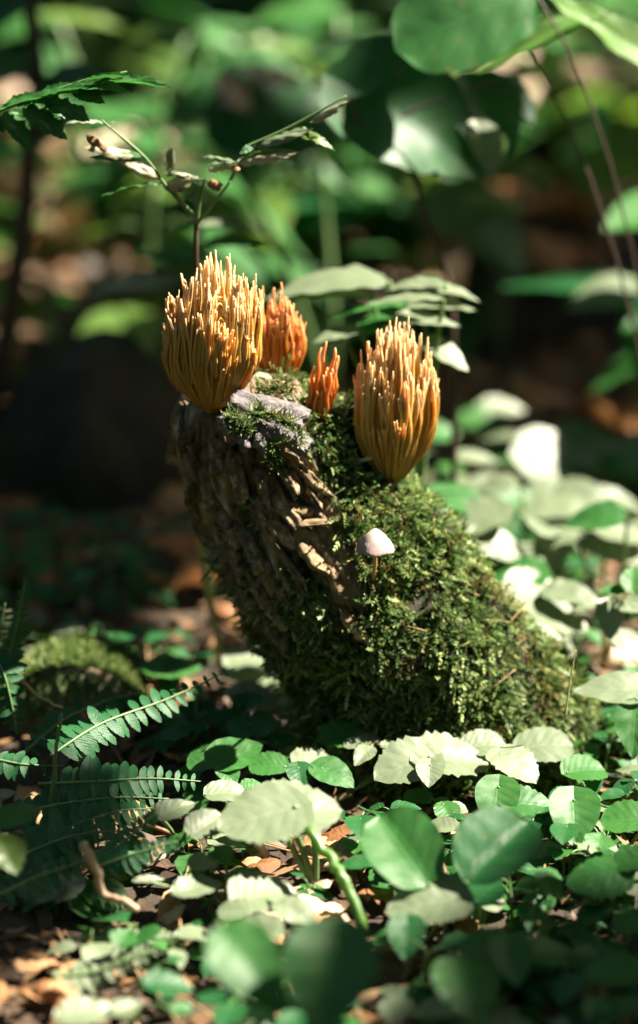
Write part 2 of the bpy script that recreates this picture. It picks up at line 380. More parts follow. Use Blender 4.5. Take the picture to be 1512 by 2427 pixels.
def build_canopy():  # unseen crowns, shaped so sun patches and shade fall where wanted
    trees = [(2.6, 1.3), (3.1, 4.6), (-1.9, 4.2)]
    labels = ['unseen young tree, crown shaped to let sun onto the mossy stump', 'unseen leafy tree, crown shaped to shade and dapple the undergrowth far behind the stump', 'unseen young tree, spreading crown shaped to shade and dapple the ground cover']
    n = 46000
    sh = np.stack([rng.uniform(-2.6, 2.6, n), rng.uniform(-2.0, 7.0, n), np.zeros(n)], -1)       # where its shadow lands
    z = rng.uniform(1.9, 3.4, n)
    C = sh + SUN[None] * (z / SUN[2])[:, None]
    size = rng.uniform(.05, .09, n)
    keep = fbm(sh[:, 0] * 2.3, sh[:, 1] * 2.3, z * 1.2, 3, 21) > .26
    D = C[:, None, :] - GC[None]
    par = D @ SUN
    dist = np.sqrt(np.maximum(0, (D ** 2).sum(-1) - par ** 2))
    D2 = C[:, None, :] - SC_[None]; dist2 = np.sqrt(np.maximum(0, (D2 ** 2).sum(-1) - (D2 @ SUN) ** 2))
    near_gap = (dist - GR[None]).min(1); near_main = (dist[:, MAIN] - GR[None, MAIN]).min(1); near_shade = (dist2 - SR_[None]).min(1); near_hard = (dist2[:, HARD:] - SR_[None, HARD:]).min(1)
    keep = (keep | (near_shade < .05)) & ((near_gap > size * 1.0) | ((near_shade < 0) & (near_gap > size * .6) & (near_main > size)) | ((near_hard < 0) & (near_hard < near_gap + .03) & (near_main > size * 1.1)))
    C = C[keep]; size = size[keep]
    ex = []; es = []
    for c0, r0 in SHADE:  # extra small leaves added to thicken the shade over these places
        m = int(120 + 9000 * r0 * r0 * 9); e1 = unit(np.cross(SUN, [0, 0, 1])); e2 = np.cross(SUN, e1); a = rng.uniform(0, 2 * PI, m); q = np.sqrt(rng.random(m)) * r0
        ex.append(c0 + (np.cos(a) * q)[:, None] * e1 + (np.sin(a) * q)[:, None] * e2 + SUN[None] * rng.uniform(2.3, 3.6, m)[:, None]); es.append(rng.uniform(.018, .035, m))
    ex = np.concatenate(ex); es = np.concatenate(es); D = ex[:, None, :] - GC[None]; dd = np.sqrt(np.maximum(0, (D ** 2).sum(-1) - (D @ SUN) ** 2)) - GR[None]
    ok = (dd[:, MAIN].min(1) > es * .9) & (dd.min(1) > es * .4)
    C = np.concatenate([C, ex[ok]]); size = np.concatenate([size, es[ok]]); n = len(C)
    own = np.argmin(((C[:, None, :2] - np.array(trees)[None]) ** 2).sum(-1), 1)
    a = rng.uniform(0, 2 * PI, n); tl = rng.normal(0, .35, (n, 2))
    d = np.stack([np.cos(a), np.sin(a), tl[:, 0]], -1); d /= np.linalg.norm(d, axis=1)[:, None]
    s = np.stack([-np.sin(a), np.cos(a), tl[:, 1]], -1); s /= np.linalg.norm(s, axis=1)[:, None]
    L = size[:, None]
    P = np.stack([C - d * L, C - d * L * .3 + s * L * .55, C + d * L * .4 + s * L * .5, C + d * L, C + d * L * .4 - s * L * .5, C - d * L * .3 - s * L * .55], 1)
    for k, (tx, ty) in enumerate(trees):
        t = thing('dapple_tree', labels[k], 'tree', (tx, ty, 0))
        i = np.where(own == k)[0]
        V = P[i].reshape(-1, 3) - np.array([tx, ty, 0]); b = np.arange(len(i))[:, None] * 6
        F = np.concatenate([b + np.array([[0, 1, 2, 3]]), b + np.array([[0, 3, 4, 5]])])
        link('crown', make_mesh('crown', V, [F], uv=np.tile([[0, .5], [.3, 1], [.7, 1], [1, .5], [.7, 0], [.3, 0]], (len(i), 1))), M['leaf'], t)
        mb = MB()
        mb.tube(spline([(0, 0, -.1), (.03, .02, 1.0), (-.05, .0, 2.1), (-.1, .1, 3.6)], 14), np.linspace(.10, .03, 14), 10)
        cen = C[i].mean(0) - np.array([tx, ty, 0])
        for q in range(26):
            e = C[i][rng.integers(len(i))] - np.array([tx, ty, 0]); z0 = rng.uniform(1.2, 2.4)
            B = bez((0, 0, z0), (e[0] * .4, e[1] * .4, z0 + .5), e, 40) + np.array([tx, ty, 0])
            Dl = B[:, None, :] - GC[None]; dl = np.sqrt(np.maximum(0, (Dl ** 2).sum(-1) - (Dl @ SUN) ** 2))
            if (dl < GR[None] + .03).any(): continue
            mb.tube(bez((0, 0, z0), (e[0] * .4, e[1] * .4, z0 + .5), e, 9), np.linspace(.025, .004, 9), 6)
        mb.build('trunk', M['trunk'], t)
build_canopy()
def forest_ring():  # unseen trees all around, added to cut low light from the sky
    r = np.random.default_rng(91); n = 2600
    a = r.uniform(0, 2 * PI, n); q = r.random(n) ** .5; z = .25 + 4.0 * r.random(n); rad = 1.75 * np.sqrt(np.clip(1 - ((z - 1.9) / 2.5) ** 2, .05, 1))
    C = np.stack([np.cos(a) * q * rad, np.sin(a) * q * rad, z], -1); C += r.normal(0, .15, C.shape); L = r.uniform(.09, .17, n)[:, None]
    d = r.normal(0, 1, (n, 3)); d[:, 2] *= .5; d /= np.linalg.norm(d, axis=1)[:, None]; s = np.cross(d, r.normal(0, 1, (n, 3))); s /= np.linalg.norm(s, axis=1)[:, None]
    P = np.stack([C - d * L, C - d * L * .3 + s * L * .55, C + d * L * .4 + s * L * .5, C + d * L, C + d * L * .4 - s * L * .5, C - d * L * .3 - s * L * .55], 1).reshape(-1, 3)
    b = np.arange(n)[:, None] * 6; F = np.concatenate([b + np.array([[0, 1, 2, 3]]), b + np.array([[0, 3, 4, 5]])])
    crown = make_mesh('ring_crown', P, [F], uv=np.tile([[0, .5], [.3, 1], [.7, 1], [1, .5], [.7, 0], [.3, 0]], (n, 1))); crown.materials.append(M['leaf'])
    mb = MB(); mb.tube(spline([(0, 0, -.3), (.02, .03, 1.2), (-.04, .02, 2.6), (.02, 0, 4.1)], 14), np.linspace(.11, .03, 14), 10)
    for k in range(10):
        e = C[r.integers(n)]; z0 = r.uniform(.8, 2.6); mb.tube(bez((0, 0, z0), (e[0] * .5, e[1] * .5, z0 + .3), e, 7), np.linspace(.022, .005, 7), 6)
    trunk = mb.mesh('ring_trunk'); trunk.materials.append(M['trunk'])
    for k in range(24):
        an = k / 24 * 2 * PI + r.uniform(-.1, .1); R = r.uniform(6.8, 8.2); x, y = R * math.cos(an), 1.0 + R * math.sin(an)
        if y < -3.6 and k % 3 == 0: continue                             # thinned behind the camera so sky light fills the front
        t = thing('skyblock_tree', 'unseen leafy forest tree added to block low sky light, with branches almost to the ground', 'tree', (x, y, float(ground_z(x, y))), 'unseen trees added to block low sky light'); t.rotation_euler = (0, 0, r.uniform(0, 6)); sc = r.uniform(.95, 1.2); t.scale = (sc, sc, sc)
        link('trunk', trunk, None, t); link('crown', crown, None, t)
forest_ring()

# ------------------------------------------------------------------ moss shoots
def moss_mesh(name, P, Nn, length, upright, seed, brown=.05, flat=0.0, down=None):
    """many small feathery shoots; P, Nn: roots and surface normals"""
    r = np.random.default_rng(seed); n = len(P); K = 6
    tang = r.normal(0, 1, (n, 3)); 
    if down is not None: tang = tang * .7 + np.asarray(down)[None]
    tang -= (tang * Nn).sum(1)[:, None] * Nn; tang /= np.linalg.norm(tang, axis=1)[:, None] + 1e-9
    up = r.uniform(upright * .5, upright * 1.4, n)[:, None]
    d = Nn * up + tang; d /= np.linalg.norm(d, axis=1)[:, None]
    side = np.cross(d, Nn + r.normal(0, .35, (n, 3))); side /= np.linalg.norm(side, axis=1)[:, None] + 1e-9
    top = np.cross(side, d)
    q0 = P * 1.0; var = fbm(q0[:, 0] * 55, q0[:, 1] * 55, q0[:, 2] * 55, 2, seed + 5); L = (length * r.uniform(.5, 1.35, n) * (.45 + 1.1 * var))[:, None]
    bend = r.uniform(-.1, .45, n)[:, None]
    rv = r.random(n); br = (r.random(n) < brown + .5 * (fbm(q0[:, 0] * 75, q0[:, 1] * 75, q0[:, 2] * 75, 2, seed + 9) > .66)) * r.uniform(.35, .9, n)
    Vs = []; tip = []
    for k in range(K):
        f = (k + .4) / K; c = P + d * L * f + Nn * (-.12 * L) - top * L * bend * f * f
        wl = L * .24 * (1 - .55 * f) * r.uniform(.8, 1.25, n)[:, None]; th = L * .055 * (1 - .5 * f)
        for sg in (-1, 1):
            a = c - d * wl * .45
            b2 = c + d * wl * .75 - side * sg * wl * .22 + top * th * 1.5
            e = c + d * wl * 1.05 + side * sg * wl * .55 + top * (wl * .25)
            Vs += [a, b2, e]; tip += [f * .8, f * .9, f + .1]
    f = 1.0; c = P + d * L * .8 + Nn * (-.12 * L) - top * L * bend * .7
    Vs += [c - side * L * .06, c + side * L * .06, c + d * L * .25 - top * L * .1 * bend]; tip += [.9, .9, 1]
    m = len(Vs); V = np.stack(Vs, 1).reshape(-1, 3)
    F = np.arange(n * m).reshape(-1, 3)
    at_ = {'tip': np.clip(np.tile(tip, n), 0, 1), 'rnd': np.repeat(rv, m), 'brown': np.repeat(br, m)}
    return make_mesh(name, V, [F], attrs=at_, smooth=False)

# ------------------------------------------------------------------ stump
ROWS = [(962, 432, 742), (985, 424, 815), (1050, 420, 850), (1130, 430, 900), (1200, 458, 985), (1300, 498, 1085), (1400, 542, 1165), (1500, 602, 1250),
        (1600, 672, 1320), (1700, 700, 1400), (1780, 706, 1470), (1830, 690, 1540)]
NT, NA = 210, 320
def build_stump_surface():
    R = []
    for v, l, r in ROWS:
        a, b = at(l, v, 0), at(r, v, 0); R.append(((a[0] + b[0]) / 2, (b[0] - a[0]) / 2, a[2]))
    R = np.array(R); 
    tt = np.linspace(0, len(R) - 1, NT); idx = np.arange(len(R))
    S = spline(R, NT)
    cx, rx, z = S[:, 0], S[:, 1], S[:, 2]
    ry = np.minimum(rx * .80, .030 + .35 * rx) ; cy = np.linspace(.012, .022, NT)
    th = np.linspace(0, 2 * PI, NA, endpoint=False)
    ct, st = np.cos(th)[None], np.sin(th)[None]
    ex = 1 - .10 * np.abs(np.sin(2 * th))[None] * 0
    X = cx[:, None] + rx[:, None] * ct * ex; Y = cy[:, None] + ry[:, None] * st * ex; Z = np.repeat(z[:, None], NA, 1)
    P = np.stack([X, Y, Z], -1)
    nr = np.stack([ct / rx[:, None], st / ry[:, None], np.zeros_like(X)], -1); nr /= np.linalg.norm(nr, axis=-1)[..., None]
    # along the lean: coordinate that follows the grain
    q1 = (th[None] * .045 + .0 * X); q2 = (Z * 1.15)
    wob = .006 * fbm(X * 40, Y * 40, Z * 40, 2, 4)
    g = np.stack([np.cos(th)[None] * .05 + wob, np.sin(th)[None] * .05 + wob], -1)
    n1 = fbm(g[..., 0] * 130, g[..., 1] * 130, q2 * 22, 3, 11); ridge = 1 - np.abs(2 * n1 - 1)
    n2 = fbm(X * 45, Y * 45, Z * 30, 3, 15)
    n3 = fbm(g[..., 0] * 420, g[..., 1] * 420, q2 * 90, 2, 31)
    barkd = (ridge - .7) * .010 + (n2 - .5) * .010 + (n3 - .5) * .0030
    mossd = (fbm(X * 55, Y * 55, Z * 55, 3, 19) - .5) * .014
    u, v = proj(P)
    ub = np.interp(v, [940, 1060, 1120, 1200, 1320, 1420, 1520, 1560, 1700], [715, 725, 760, 800, 820, 850, 800, 690, 600])
    k = np.clip((u - ub) / 40 + .5, 0, 1); k = np.where(nr[..., 1] > .35, 1, k)
    dsp = barkd * (1 - k) + mossd * k
    global MOSS_SHADE; MOSS_SHADE = k.copy()
    P = P + nr * dsp[..., None]
    # a hollow worn into the moss bank and a crack beside the strip of bark
    for (hu, hv, hr, hd) in [(985, 1395, 34, .010), (965, 1330, 20, .005), (700, 1330, 40, .008), (640, 1100, 18, .006), (720, 1190, 26, .005), (1010, 1480, 24, .006), (830, 1460, 26, .006)]:
        f = np.exp(-(((u - hu) / hr) ** 2 + ((v - hv) / (hr * .8)) ** 2)) * (nr[..., 1] < 0)
        P = P - nr * (f * hd)[..., None]
    # broken top: close with shrinking rings
    top = P[0]; cen = top.mean(0); caps = []
    for f in np.linspace(0, .96, 18)[1:][::-1]:
        w_ = 1 - f
        q = cen + (top - cen) * w_
        bulge = .014 * (1 - w_ ** 2) + (fbm(q[:, 0] * 70, q[:, 1] * 70, q[:, 2] * 0, 3, 41) - .5) * .018 * min(1, f * 4)
        q = q + np.array([0, 0, 1]) * bulge[:, None] * np.array([1.0])
        caps.append(q)
    P = np.concatenate([np.array(caps), P], 0)
    return P
SP = build_stump_surface()
nT, nA = SP.shape[:2]
i, j = np.meshgrid(np.arange(nT - 1), np.arange(nA), indexing='ij'); j2 = (j + 1) % nA
F = np.stack([i * nA + j, (i + 1) * nA + j, (i + 1) * nA + j2, i * nA + j2], -1).reshape(-1, 4)
Fc = np.stack([np.arange(1, nA - 1), np.arange(2, nA), np.zeros(nA - 2, int)], -1)
du = np.gradient(SP, axis=0); dv = (np.roll(SP, -1, 1) - np.roll(SP, 1, 1)) / 2
SN = np.cross(dv, du); AREA = np.linalg.norm(SN, axis=-1); SN = SN / (AREA[..., None] + 1e-15)
cenp = SP.mean(1, keepdims=True)
sgn = np.sign(((SP - cenp) * SN).sum(-1)[nT // 2].mean()); SN = SN * sgn
if sgn < 0: F = F[:, ::-1]
stump = thing('tree_stump', 'leaning broken stump with dark furrowed bark and thick green moss, topped by coral fungi', 'stump', at(900, 1790, 0))
S0 = np.array(stump.location)
MOSS_SHADE = np.concatenate([np.zeros((nT - MOSS_SHADE.shape[0], nA)), MOSS_SHADE], 0)
link('wood', make_mesh('stump_wood', (SP - S0).reshape(-1, 3), [F, Fc], attrs={'moss_shade': MOSS_SHADE.ravel()}), M['bark'], stump)
SU, SV = proj(SP)

def stump_near(u, v):
    """front surface point and normal of the stump seen at that spot"""
    m = (SU - u) ** 2 + (SV - v) ** 2 + np.where((SP[..., 1] > cenp[..., 1] + .004) & (SV > 1000), 1e6, 0)
    k = np.unravel_index(np.argmin(m), m.shape); return SP[k], SN[k]

# moss on the stump
def moss_sample(n, seed, accept):
    r = np.random.default_rng(seed)
    p = AREA.ravel() / AREA.sum(); k = r.choice(len(p), n, p=p)
    P = SP.reshape(-1, 3)[k] + r.normal(0, .0006, (n, 3)); Nn = SN.reshape(-1, 3)[k]; Nn = Nn + r.normal(0, .12, Nn.shape); Nn /= np.linalg.norm(Nn, axis=1)[:, None]
    m = accept(*proj(P), P, Nn, r.random(n)); return P[m], Nn[m]
def accept_main(u, v, P, Nn, r):
    nz = (fbm(P[:, 0] * 70, P[:, 1] * 70, P[:, 2] * 70, 2, 51) - .5) * 120
    right = np.interp(v, [930, 990, 1060, 1120, 1200, 1260, 1320, 1420, 1520, 1530, 1600], [735, 720, 745, 775, 800, 800, 835, 862, 880, 640, 600])
    strip = np.interp(v, [1230, 1300, 1400, 1500, 1540], [650, 730, 790, 840, 880])
    inleft = (v > 1345) & (u < strip - 20) & (u > np.interp(v, [1345, 1400, 1500, 1560], [720, 650, 640, 640]))
    ok = (u + nz > right) | (inleft & (u + nz * .5 < strip)) | (Nn[:, 1] > .25)
    ok &= ~((Nn[:, 1] > .0) & (u < 560) & (v < 1300))
    edge = (v > 1380) & (v < 1560) & (r < .35); ok |= edge & (u < strip) & (u < 700)
    bare = fbm(P[:, 0] * 90, P[:, 1] * 90, P[:, 2] * 90, 2, 61) < .33
    hole = (((u - 985) / 42) ** 2 + ((v - 1395) / 30) ** 2 < 1) & (Nn[:, 1] < 0)
    hole |= (((u - 745) / 40) ** 2 + ((v - 1215) / 60) ** 2 < 1)
    return ok & ~hole & ~(bare & (r < .8))
P1, N1 = moss_sample(27000, 1, accept_main)
me = moss_mesh('stump_moss', P1 - S0, N1, .0098, .75, 2, .05, down=(.15, -.1, -.15))
stump_moss = o = link('moss', me, M['moss'], stump); tag(o, kind='stuff')
def accept_patch(u, v, P, Nn, r):
    nz = (fbm(P[:, 0] * 120, P[:, 1] * 120, P[:, 2] * 120, 2, 52) - .5) * 50
    m = np.zeros(len(u), bool)
    for (a, b, ra, rb) in [(590, 1220, 28, 90), (560, 1000, 26, 30), (635, 1090, 12, 55), (655, 925, 60, 14), (625, 985, 40, 16), (600, 1170, 16, 30), (800, 1000, 60, 40), (470, 1180, 10, 18), (530, 1430, 20, 70)]:
        m |= ((u - a + nz * .4) / ra) ** 2 + ((v - b + nz * .4) / rb) ** 2 < 1
    return m & (Nn[:, 1] < .5) & (r < .5)
P2, N2 = moss_sample(40000, 3, accept_patch)
o = link('moss_patch', moss_mesh('stump_moss_patch', P2 - S0, N2, .0052, .6, 4, .02, down=(.3, -.2, -.5)), M['moss'], stump); tag(o, kind='stuff')

# rough slabs: bark plates, chips of wood
def slab_mesh(L, W, H, seed, nl=12, nw=6, rag=.25, grain=1.0):
    r = np.random.default_rng(seed); x = np.linspace(-.5, .5, nl); y = np.linspace(-.5, .5, nw)
    X, Y = np.meshgrid(x, y, indexing='ij')
    wid = 1 - rag * 1.2 * np.abs(2 * X) ** 2.5 + rag * (vn(X * 7, Y * 0 + np.sign(Y) * 3, seed, 1) - .5) * 1.6
    lenm = 1 + rag * (vn(Y * 6, X * 0 + np.sign(X), seed, 2) - .5) * 1.4
    px_, py_ = X * L * lenm, Y * W * wid + .12 * W * np.sin(X * 4 + seed)
    zt = H * (.5 + .9 * (vn(X * 3, Y * 9 * grain, seed, 3) - .3) + .5 * (vn(X * 9, Y * 22 * grain, seed, 4) - .5)) * (1 - .45 * (2 * np.abs(Y)) ** 3)
    zb = np.full_like(zt, -H * .7)
    n = nl * nw
    V = np.concatenate([np.stack([px_, py_, zt], -1).reshape(-1, 3), np.stack([px_ * .97, py_ * .95, zb], -1).reshape(-1, 3)])
    i, j = np.meshgrid(np.arange(nl - 1), np.arange(nw - 1), indexing='ij'); a = (i * nw + j).ravel()
    F = [np.stack([a, a + nw, a + nw + 1, a + 1], -1), np.stack([a + n, a + n + 1, a + n + nw + 1, a + n + nw], -1)]
    ring = list(range(nw)) + [k * nw + nw - 1 for k in range(1, nl)] + [(nl - 1) * nw + k for k in range(nw - 2, -1, -1)] + [k * nw for k in range(nl - 2, 0, -1)]
    ring = np.array(ring); nx = np.roll(ring, -1); F.append(np.stack([ring, nx, nx + n, ring + n], -1))
    return make_mesh('slab', V, F, smooth=True)
def basis(d, n, p):
    d = unit(d); n = unit(n - np.dot(n, d) * d); s = np.cross(n, d)
    return Matrix(((d[0], s[0], n[0], p[0]), (d[1], s[1], n[1], p[1]), (d[2], s[2], n[2], p[2]), (0, 0, 0, 1)))
def along(u0, v0, u1, v1, lift, W, H, mat, name, seed, **kw):
    a, na = stump_near(u0, v0); b, nb = stump_near(u1, v1); n = unit(na + nb); d = b - a; n = unit(n + np.asarray(kw.pop('tilt', (0, 0, 0))))
    return link(name, slab_mesh(np.linalg.norm(d) * 1.03, W, H, seed, **kw), mat, stump, basis(d, n, (a + b) / 2 + n * lift - S0))
k_ = 0
for (u, v, du_, dv_, wd) in [(470, 1010, -12, 70, 40), (450, 1090, -4, 70, 34), (520, 1060, 4, 80, 46), (500, 1150, 14, 60, 40), (570, 1120, 14, 70, 36), (480, 1200, 28, 60, 34), (540, 1220, 36, 80, 40),
                    (600, 1300, 34, 70, 34), (560, 1310, 36, 70, 34), (520, 1290, 28, 60, 26), (610, 1390, 30, 60, 32), (650, 1440, 36, 60, 30), (580, 1390, 30, 55, 24), (655, 1370, 26, 60, 26),
                    (620, 1150, 20, 55, 30), (680, 1130, 30, 50, 34), (700, 1100, 24, 40, 26), (740, 1160, 20, 50, 24), (650, 1500, 30, 60, 26), (700, 1560, 18, 60, 26), (440, 1010, -2, 60, 26), (425, 1060, 0, 60, 20),
                    (530, 1000, -8, 50, 34), (490, 1240, 22, 50, 24), (670, 1260, 30, 70, 34), (690, 1340, 34, 60, 26), (620, 1220, 14, 44, 24)]:
    k_ += 1
    along(u - du_ * .8, v - dv_ * .8, u + du_ * .8, v + dv_ * .8, .0008, wd * .00021 * .85, .0060, M['bark'], 'bark_plate', 100 + k_, nl=22, nw=7, rag=.28)
# pale weathered plates on the lit rim, split strip and chips
def slab_at(u0, v0, u1, v1, Y0, Y1, n, W, H, mat, name, seed, **kw):
    a, b = at(u0, v0, Y0), at(u1, v1, Y1); d = b - a
    return link(name, slab_mesh(np.linalg.norm(d) * 1.03, W, H, seed, **kw), mat, stump, basis(d, np.array(n, float), (a + b) / 2 - S0))
tag(slab_at(556, 938, 716, 1004, -.022, -.030, (.25, -.55, .75), .015, .004, M['bark_grey'], 'bark_plate', 201, nl=20, nw=9, rag=.10, grain=.6), 'sunlit weathered grey bark plate on the broken rim')
tag(slab_at(536, 1000, 640, 1045, -.036, -.040, (.15, -.8, .55), .013, .0045, M['bark_grey'], 'bark_plate', 202, nl=16, nw=8, rag=.16, grain=.6), 'sunlit pale bark plate with moss')
slab_at(640, 1010, 730, 1060, -.034, -.038, (.3, -.7, .6), .011, .004, M['bark_grey'], 'bark_plate', 203, nl=16, nw=8, rag=.16, grain=.6)
for (a0, a1, b0, b1, ww, sd) in [(528, 985, 545, 1030, .006, 221), (560, 1020, 590, 1062, .006, 222), (600, 1030, 632, 1066, .005, 223), (690, 1030, 722, 1068, .005, 224), (655, 1015, 700, 1045, .006, 225)]:
    slab_at(a0, a1, b0, b1, -.044, -.046, (.25, -.65, .65), ww, .0035, M['bark_grey'], 'bark_plate', sd, nl=12, nw=6, rag=.3)
along(628, 1236, 700, 1290, .003, .0070, .0026, M['wood'], 'split_strip', 204, tilt=(.55, -.15, .55), nl=14, rag=.35)
along(692, 1282, 775, 1370, .004, .0075, .0028, M['wood'], 'split_strip', 205, tilt=(.55, -.15, .55), nl=16, rag=.35)
along(768, 1358, 822, 1460, .0045, .0060, .0026, M['wood'], 'split_strip', 206, tilt=(.55, -.15, .55), nl=16, rag=.4)
along(812, 1445, 862, 1525, .0045, .0060, .0024, M['wood'], 'split_strip', 207, tilt=(.55, -.15, .55), nl=14, rag=.5)
along(636, 1208, 728, 1222, .003, .0060, .003, M['wood'], 'wood_chip', 208, tilt=(.55, -.15, .55), nl=14, rag=.3)
along(700, 1250, 790, 1238, .0035, .0042, .0024, M['wood'], 'wood_chip', 209, tilt=(.55, -.15, .55), nl=14, rag=.45)
along(700, 1110, 780, 1170, .001, .005, .002, M['wood'], 'wood_chip', 210, nl=12, rag=.4)
along(610, 1160, 640, 1210, .002, .006, .003, M['wood'], 'wood_chip', 211, nl=10, rag=.4)
# cushions of moss growing on the pale plates
def cushion(spots, name, seed, L=.0045, n=130):
    r = np.random.default_rng(seed); P = []; Q = []
    for (u, v, Y, ra, rb, nn) in spots:
        for _ in range(n):
            a = r.uniform(0, 2 * PI); q = math.sqrt(r.random()); P.append(at(u + math.cos(a) * q * ra, v + math.sin(a) * q * rb, Y + r.normal(0, .0008))); Q.append(unit(np.array(nn) + r.normal(0, .25, 3)))
    o = link(name, moss_mesh(name, np.array(P) - S0, np.array(Q), L, 1.0, seed, .03), M['moss'], stump); return tag(o, kind='stuff')
cushion([(558, 1000, -.045, 24, 24, (.3, -.6, .7)), (580, 1012, -.046, 16, 14, (.3, -.6, .7)), (622, 984, -.040, 34, 9, (.3, -.5, .8)), (668, 1000, -.040, 20, 8, (.3, -.5, .8)), (648, 1078, -.046, 9, 34, (.2, -.8, .5)), (655, 924, -.012, 52, 9, (.1, -.3, .95)), (700, 1040, -.044, 14, 12, (.3, -.6, .7))], 'moss_cushion', 71)
# spore stalks and fallen needles in the moss
for q in range(26):
    u, v = rnd.uniform(860, 1330), rnd.uniform(1150, 1660)
    if u > np.interp(v, [1150, 1400, 1660], [960, 1150, 1340]): continue
    p, n = stump_near(u, v); mb = MB(); L = rnd.uniform(.009, .016)
    if q % 3: d = unit(n * .6 + np.array([rnd.uniform(-.4, .4), -.2, .9])); e = p + d * L - S0; b_ = p - S0; nm = 'spore_stalk'; c_ = (b_ + e) / 2 + np.array([rnd.uniform(-.002, .002), 0, .001])
    else: d = unit(np.cross(n, [rnd.uniform(-1, 1), rnd.uniform(-1, 1), rnd.uniform(-1, 1)])); b_ = p + n * .004 - S0; e = b_ + d * L * 1.3; nm = 'fallen_needle'; c_ = (b_ + e) / 2 + n * .001
    mb.tube(bez(b_, c_, e, 6), np.linspace(.00035, .00025, 6), 5)
    mb.build(nm, M['straw'], stump_moss)

# ------------------------------------------------------------------ coral fungi
def coral(name, label, u, v, Y, W, H, n, seed, mat, lean=(0, 0), flat=.75, base=.16, skirt=.45, tipvar=.12, thick=.00068, full=.42, core=.86):
    """W, H in view units; grows from the point seen at (u, v) at distance Y"""
    p = at(u, v, Y); k = px(p); Wm, Hm = W * k / 2, H * k / math.cos(PITCH)
    t = thing(name, label, 'fungus', p, 'coral fungi on the stump')
    r = random.Random(seed); g = np.random.default_rng(seed)
    prof = lambda h: base + (1 - base) * math.sin(min(1, h / full) * PI / 2) ** .85 * (1 - .10 * max(0, h - .62) / .38)
    # solid heart between the branches
    mb = MB(); hs = np.linspace(0, core, 12); th = np.linspace(0, 2 * PI, 28, endpoint=False)
    V = []
    for h in hs:
        rr = Wm * prof(h) * .80 * (1 if h < .6 else (1 - ((h - .6) / .3) ** 2 * .75)) * (1 + .12 * np.sin(th * 9 + seed) * (h > .1))
        V.append(np.stack([rr * np.cos(th) + lean[0] * Hm * h, rr * flat * np.sin(th) + lean[1] * Hm * h, np.full(28, h * Hm * .92 - .002)], -1))
    V = np.concatenate(V + [[[lean[0] * Hm * core, lean[1] * Hm * core, Hm * core * .95]]])
    a, b = np.meshgrid(np.arange(11), np.arange(28), indexing='ij'); b2 = (b + 1) % 28
    F4 = np.stack([a * 28 + b, a * 28 + b2, (a + 1) * 28 + b2, (a + 1) * 28 + b], -1).reshape(-1, 4)
    q = np.arange(28); F3 = np.stack([11 * 28 + q, 11 * 28 + (q + 1) % 28, np.full(28, 12 * 28)], -1)
    mb.add(V, F3, F4, h=np.concatenate([np.repeat(hs * .35, 28), [.3]])); mb.build('base', mat, t)
    for i in range(n):
        outer = i < n * .5
        rad = r.uniform(.88, 1.03) if outer else math.sqrt(r.random()) * .9
        th0 = (i * 2.39996 + r.uniform(-.25, .25))
        top = (1 - skirt * min(1, rad) ** 2.4) * r.uniform(1 - tipvar, 1 + tipvar * .35)
        if outer and r.random() < .45: top *= r.uniform(.55, .95)
        lob = 1 + .07 * math.sin(2 * th0 + seed) + .10 * math.sin(5 * th0 + seed * 3) + .05 * math.sin(11 * th0 + seed); rad *= lob; top *= 1 + .08 * math.sin(3 * th0 + seed * 2) + .08 * math.sin(7 * th0 + seed) + .05 * math.sin(13 * th0); flare = r.uniform(.05, .22) if r.random() < .22 else r.uniform(-.03, .03); kink = r.uniform(-.05, .05)
        h0 = 0.02 if r.random() < .6 else r.uniform(.1, .35)
        hs = np.linspace(h0 if outer else .25, top, 13); w1, w2 = r.uniform(0, 6), r.uniform(0, 6)
        def pos(hs, dth=0, dr=0):
            out = []
            for h in hs:
                rr = Wm * prof(h) * (rad + dr + flare * max(0, (h / top - .6) / .4) ** 2); a_ = th0 + dth + .022 * math.sin(h * 9 + w1) + kink * max(0, h / top - .45)
                sway = .0006 * math.sin(h * 13 + w2)
                out.append((rr * math.cos(a_) + lean[0] * Hm * h + sway, rr * flat * math.sin(a_) + lean[1] * Hm * h, h * Hm))
            return np.array(out)
        P = pos(hs); mb = MB()
        rr = thick * r.uniform(.7, 1.4); R = rr * np.interp(np.linspace(0, 1, 13), [0, .25, .8, 1], [1.25, 1.1, .85, .42])
        mb.tube(P, R, 6, h=np.clip(hs, 0, 1) * .35 + .65 * np.linspace(0, 1, 13) ** 1.6)
        for f in range(r.choice([1, 2, 3, 3]) if n > 40 else r.choice([0, 1, 1])):
            k0 = r.randint(4, 11); h2 = np.linspace(hs[k0], min(1.06, hs[-1] * r.uniform(.86, 1.06)), 7)
            off = r.choice([-1, 1]) * r.uniform(.025, .055); dr = r.uniform(-.04, .05)
            Q = pos(h2, 0, 0); Q2 = pos(h2, off, dr); ww = np.clip(np.linspace(0, 1, 7) * 2.2, 0, 1)[:, None]; Q = Q * (1 - ww) + Q2 * ww
            mb.tube(Q, rr * np.linspace(.85, .42, 7), 5, h=np.clip(h2, 0, 1) * .35 + .65 * np.linspace(k0 / 12, 1, 7) ** 1.6)
        mb.build('branch', mat, t)
    return t
coral('coral_fungus', 'largest yellow-brown coral fungus clump on the dark left rim of the stump', 502, 968, -.012, 200, 326, 290, 1, M['fungus'], lean=(.05, 0), flat=.8, skirt=.30)
coral('coral_fungus', 'bright orange coral fungus clump half hidden behind the tallest clump', 652, 915, .030, 128, 208, 160, 2, M['fungus_orange'], lean=(.0, 0), flat=.8, base=.4, skirt=.25, full=.5)
coral('coral_fungus', 'sliver of orange coral fungus peeking out behind the tallest clump on the outer side', 432, 915, .026, 82, 180, 60, 3, M['fungus_orange'], lean=(-.03, 0), flat=.8, base=.4)
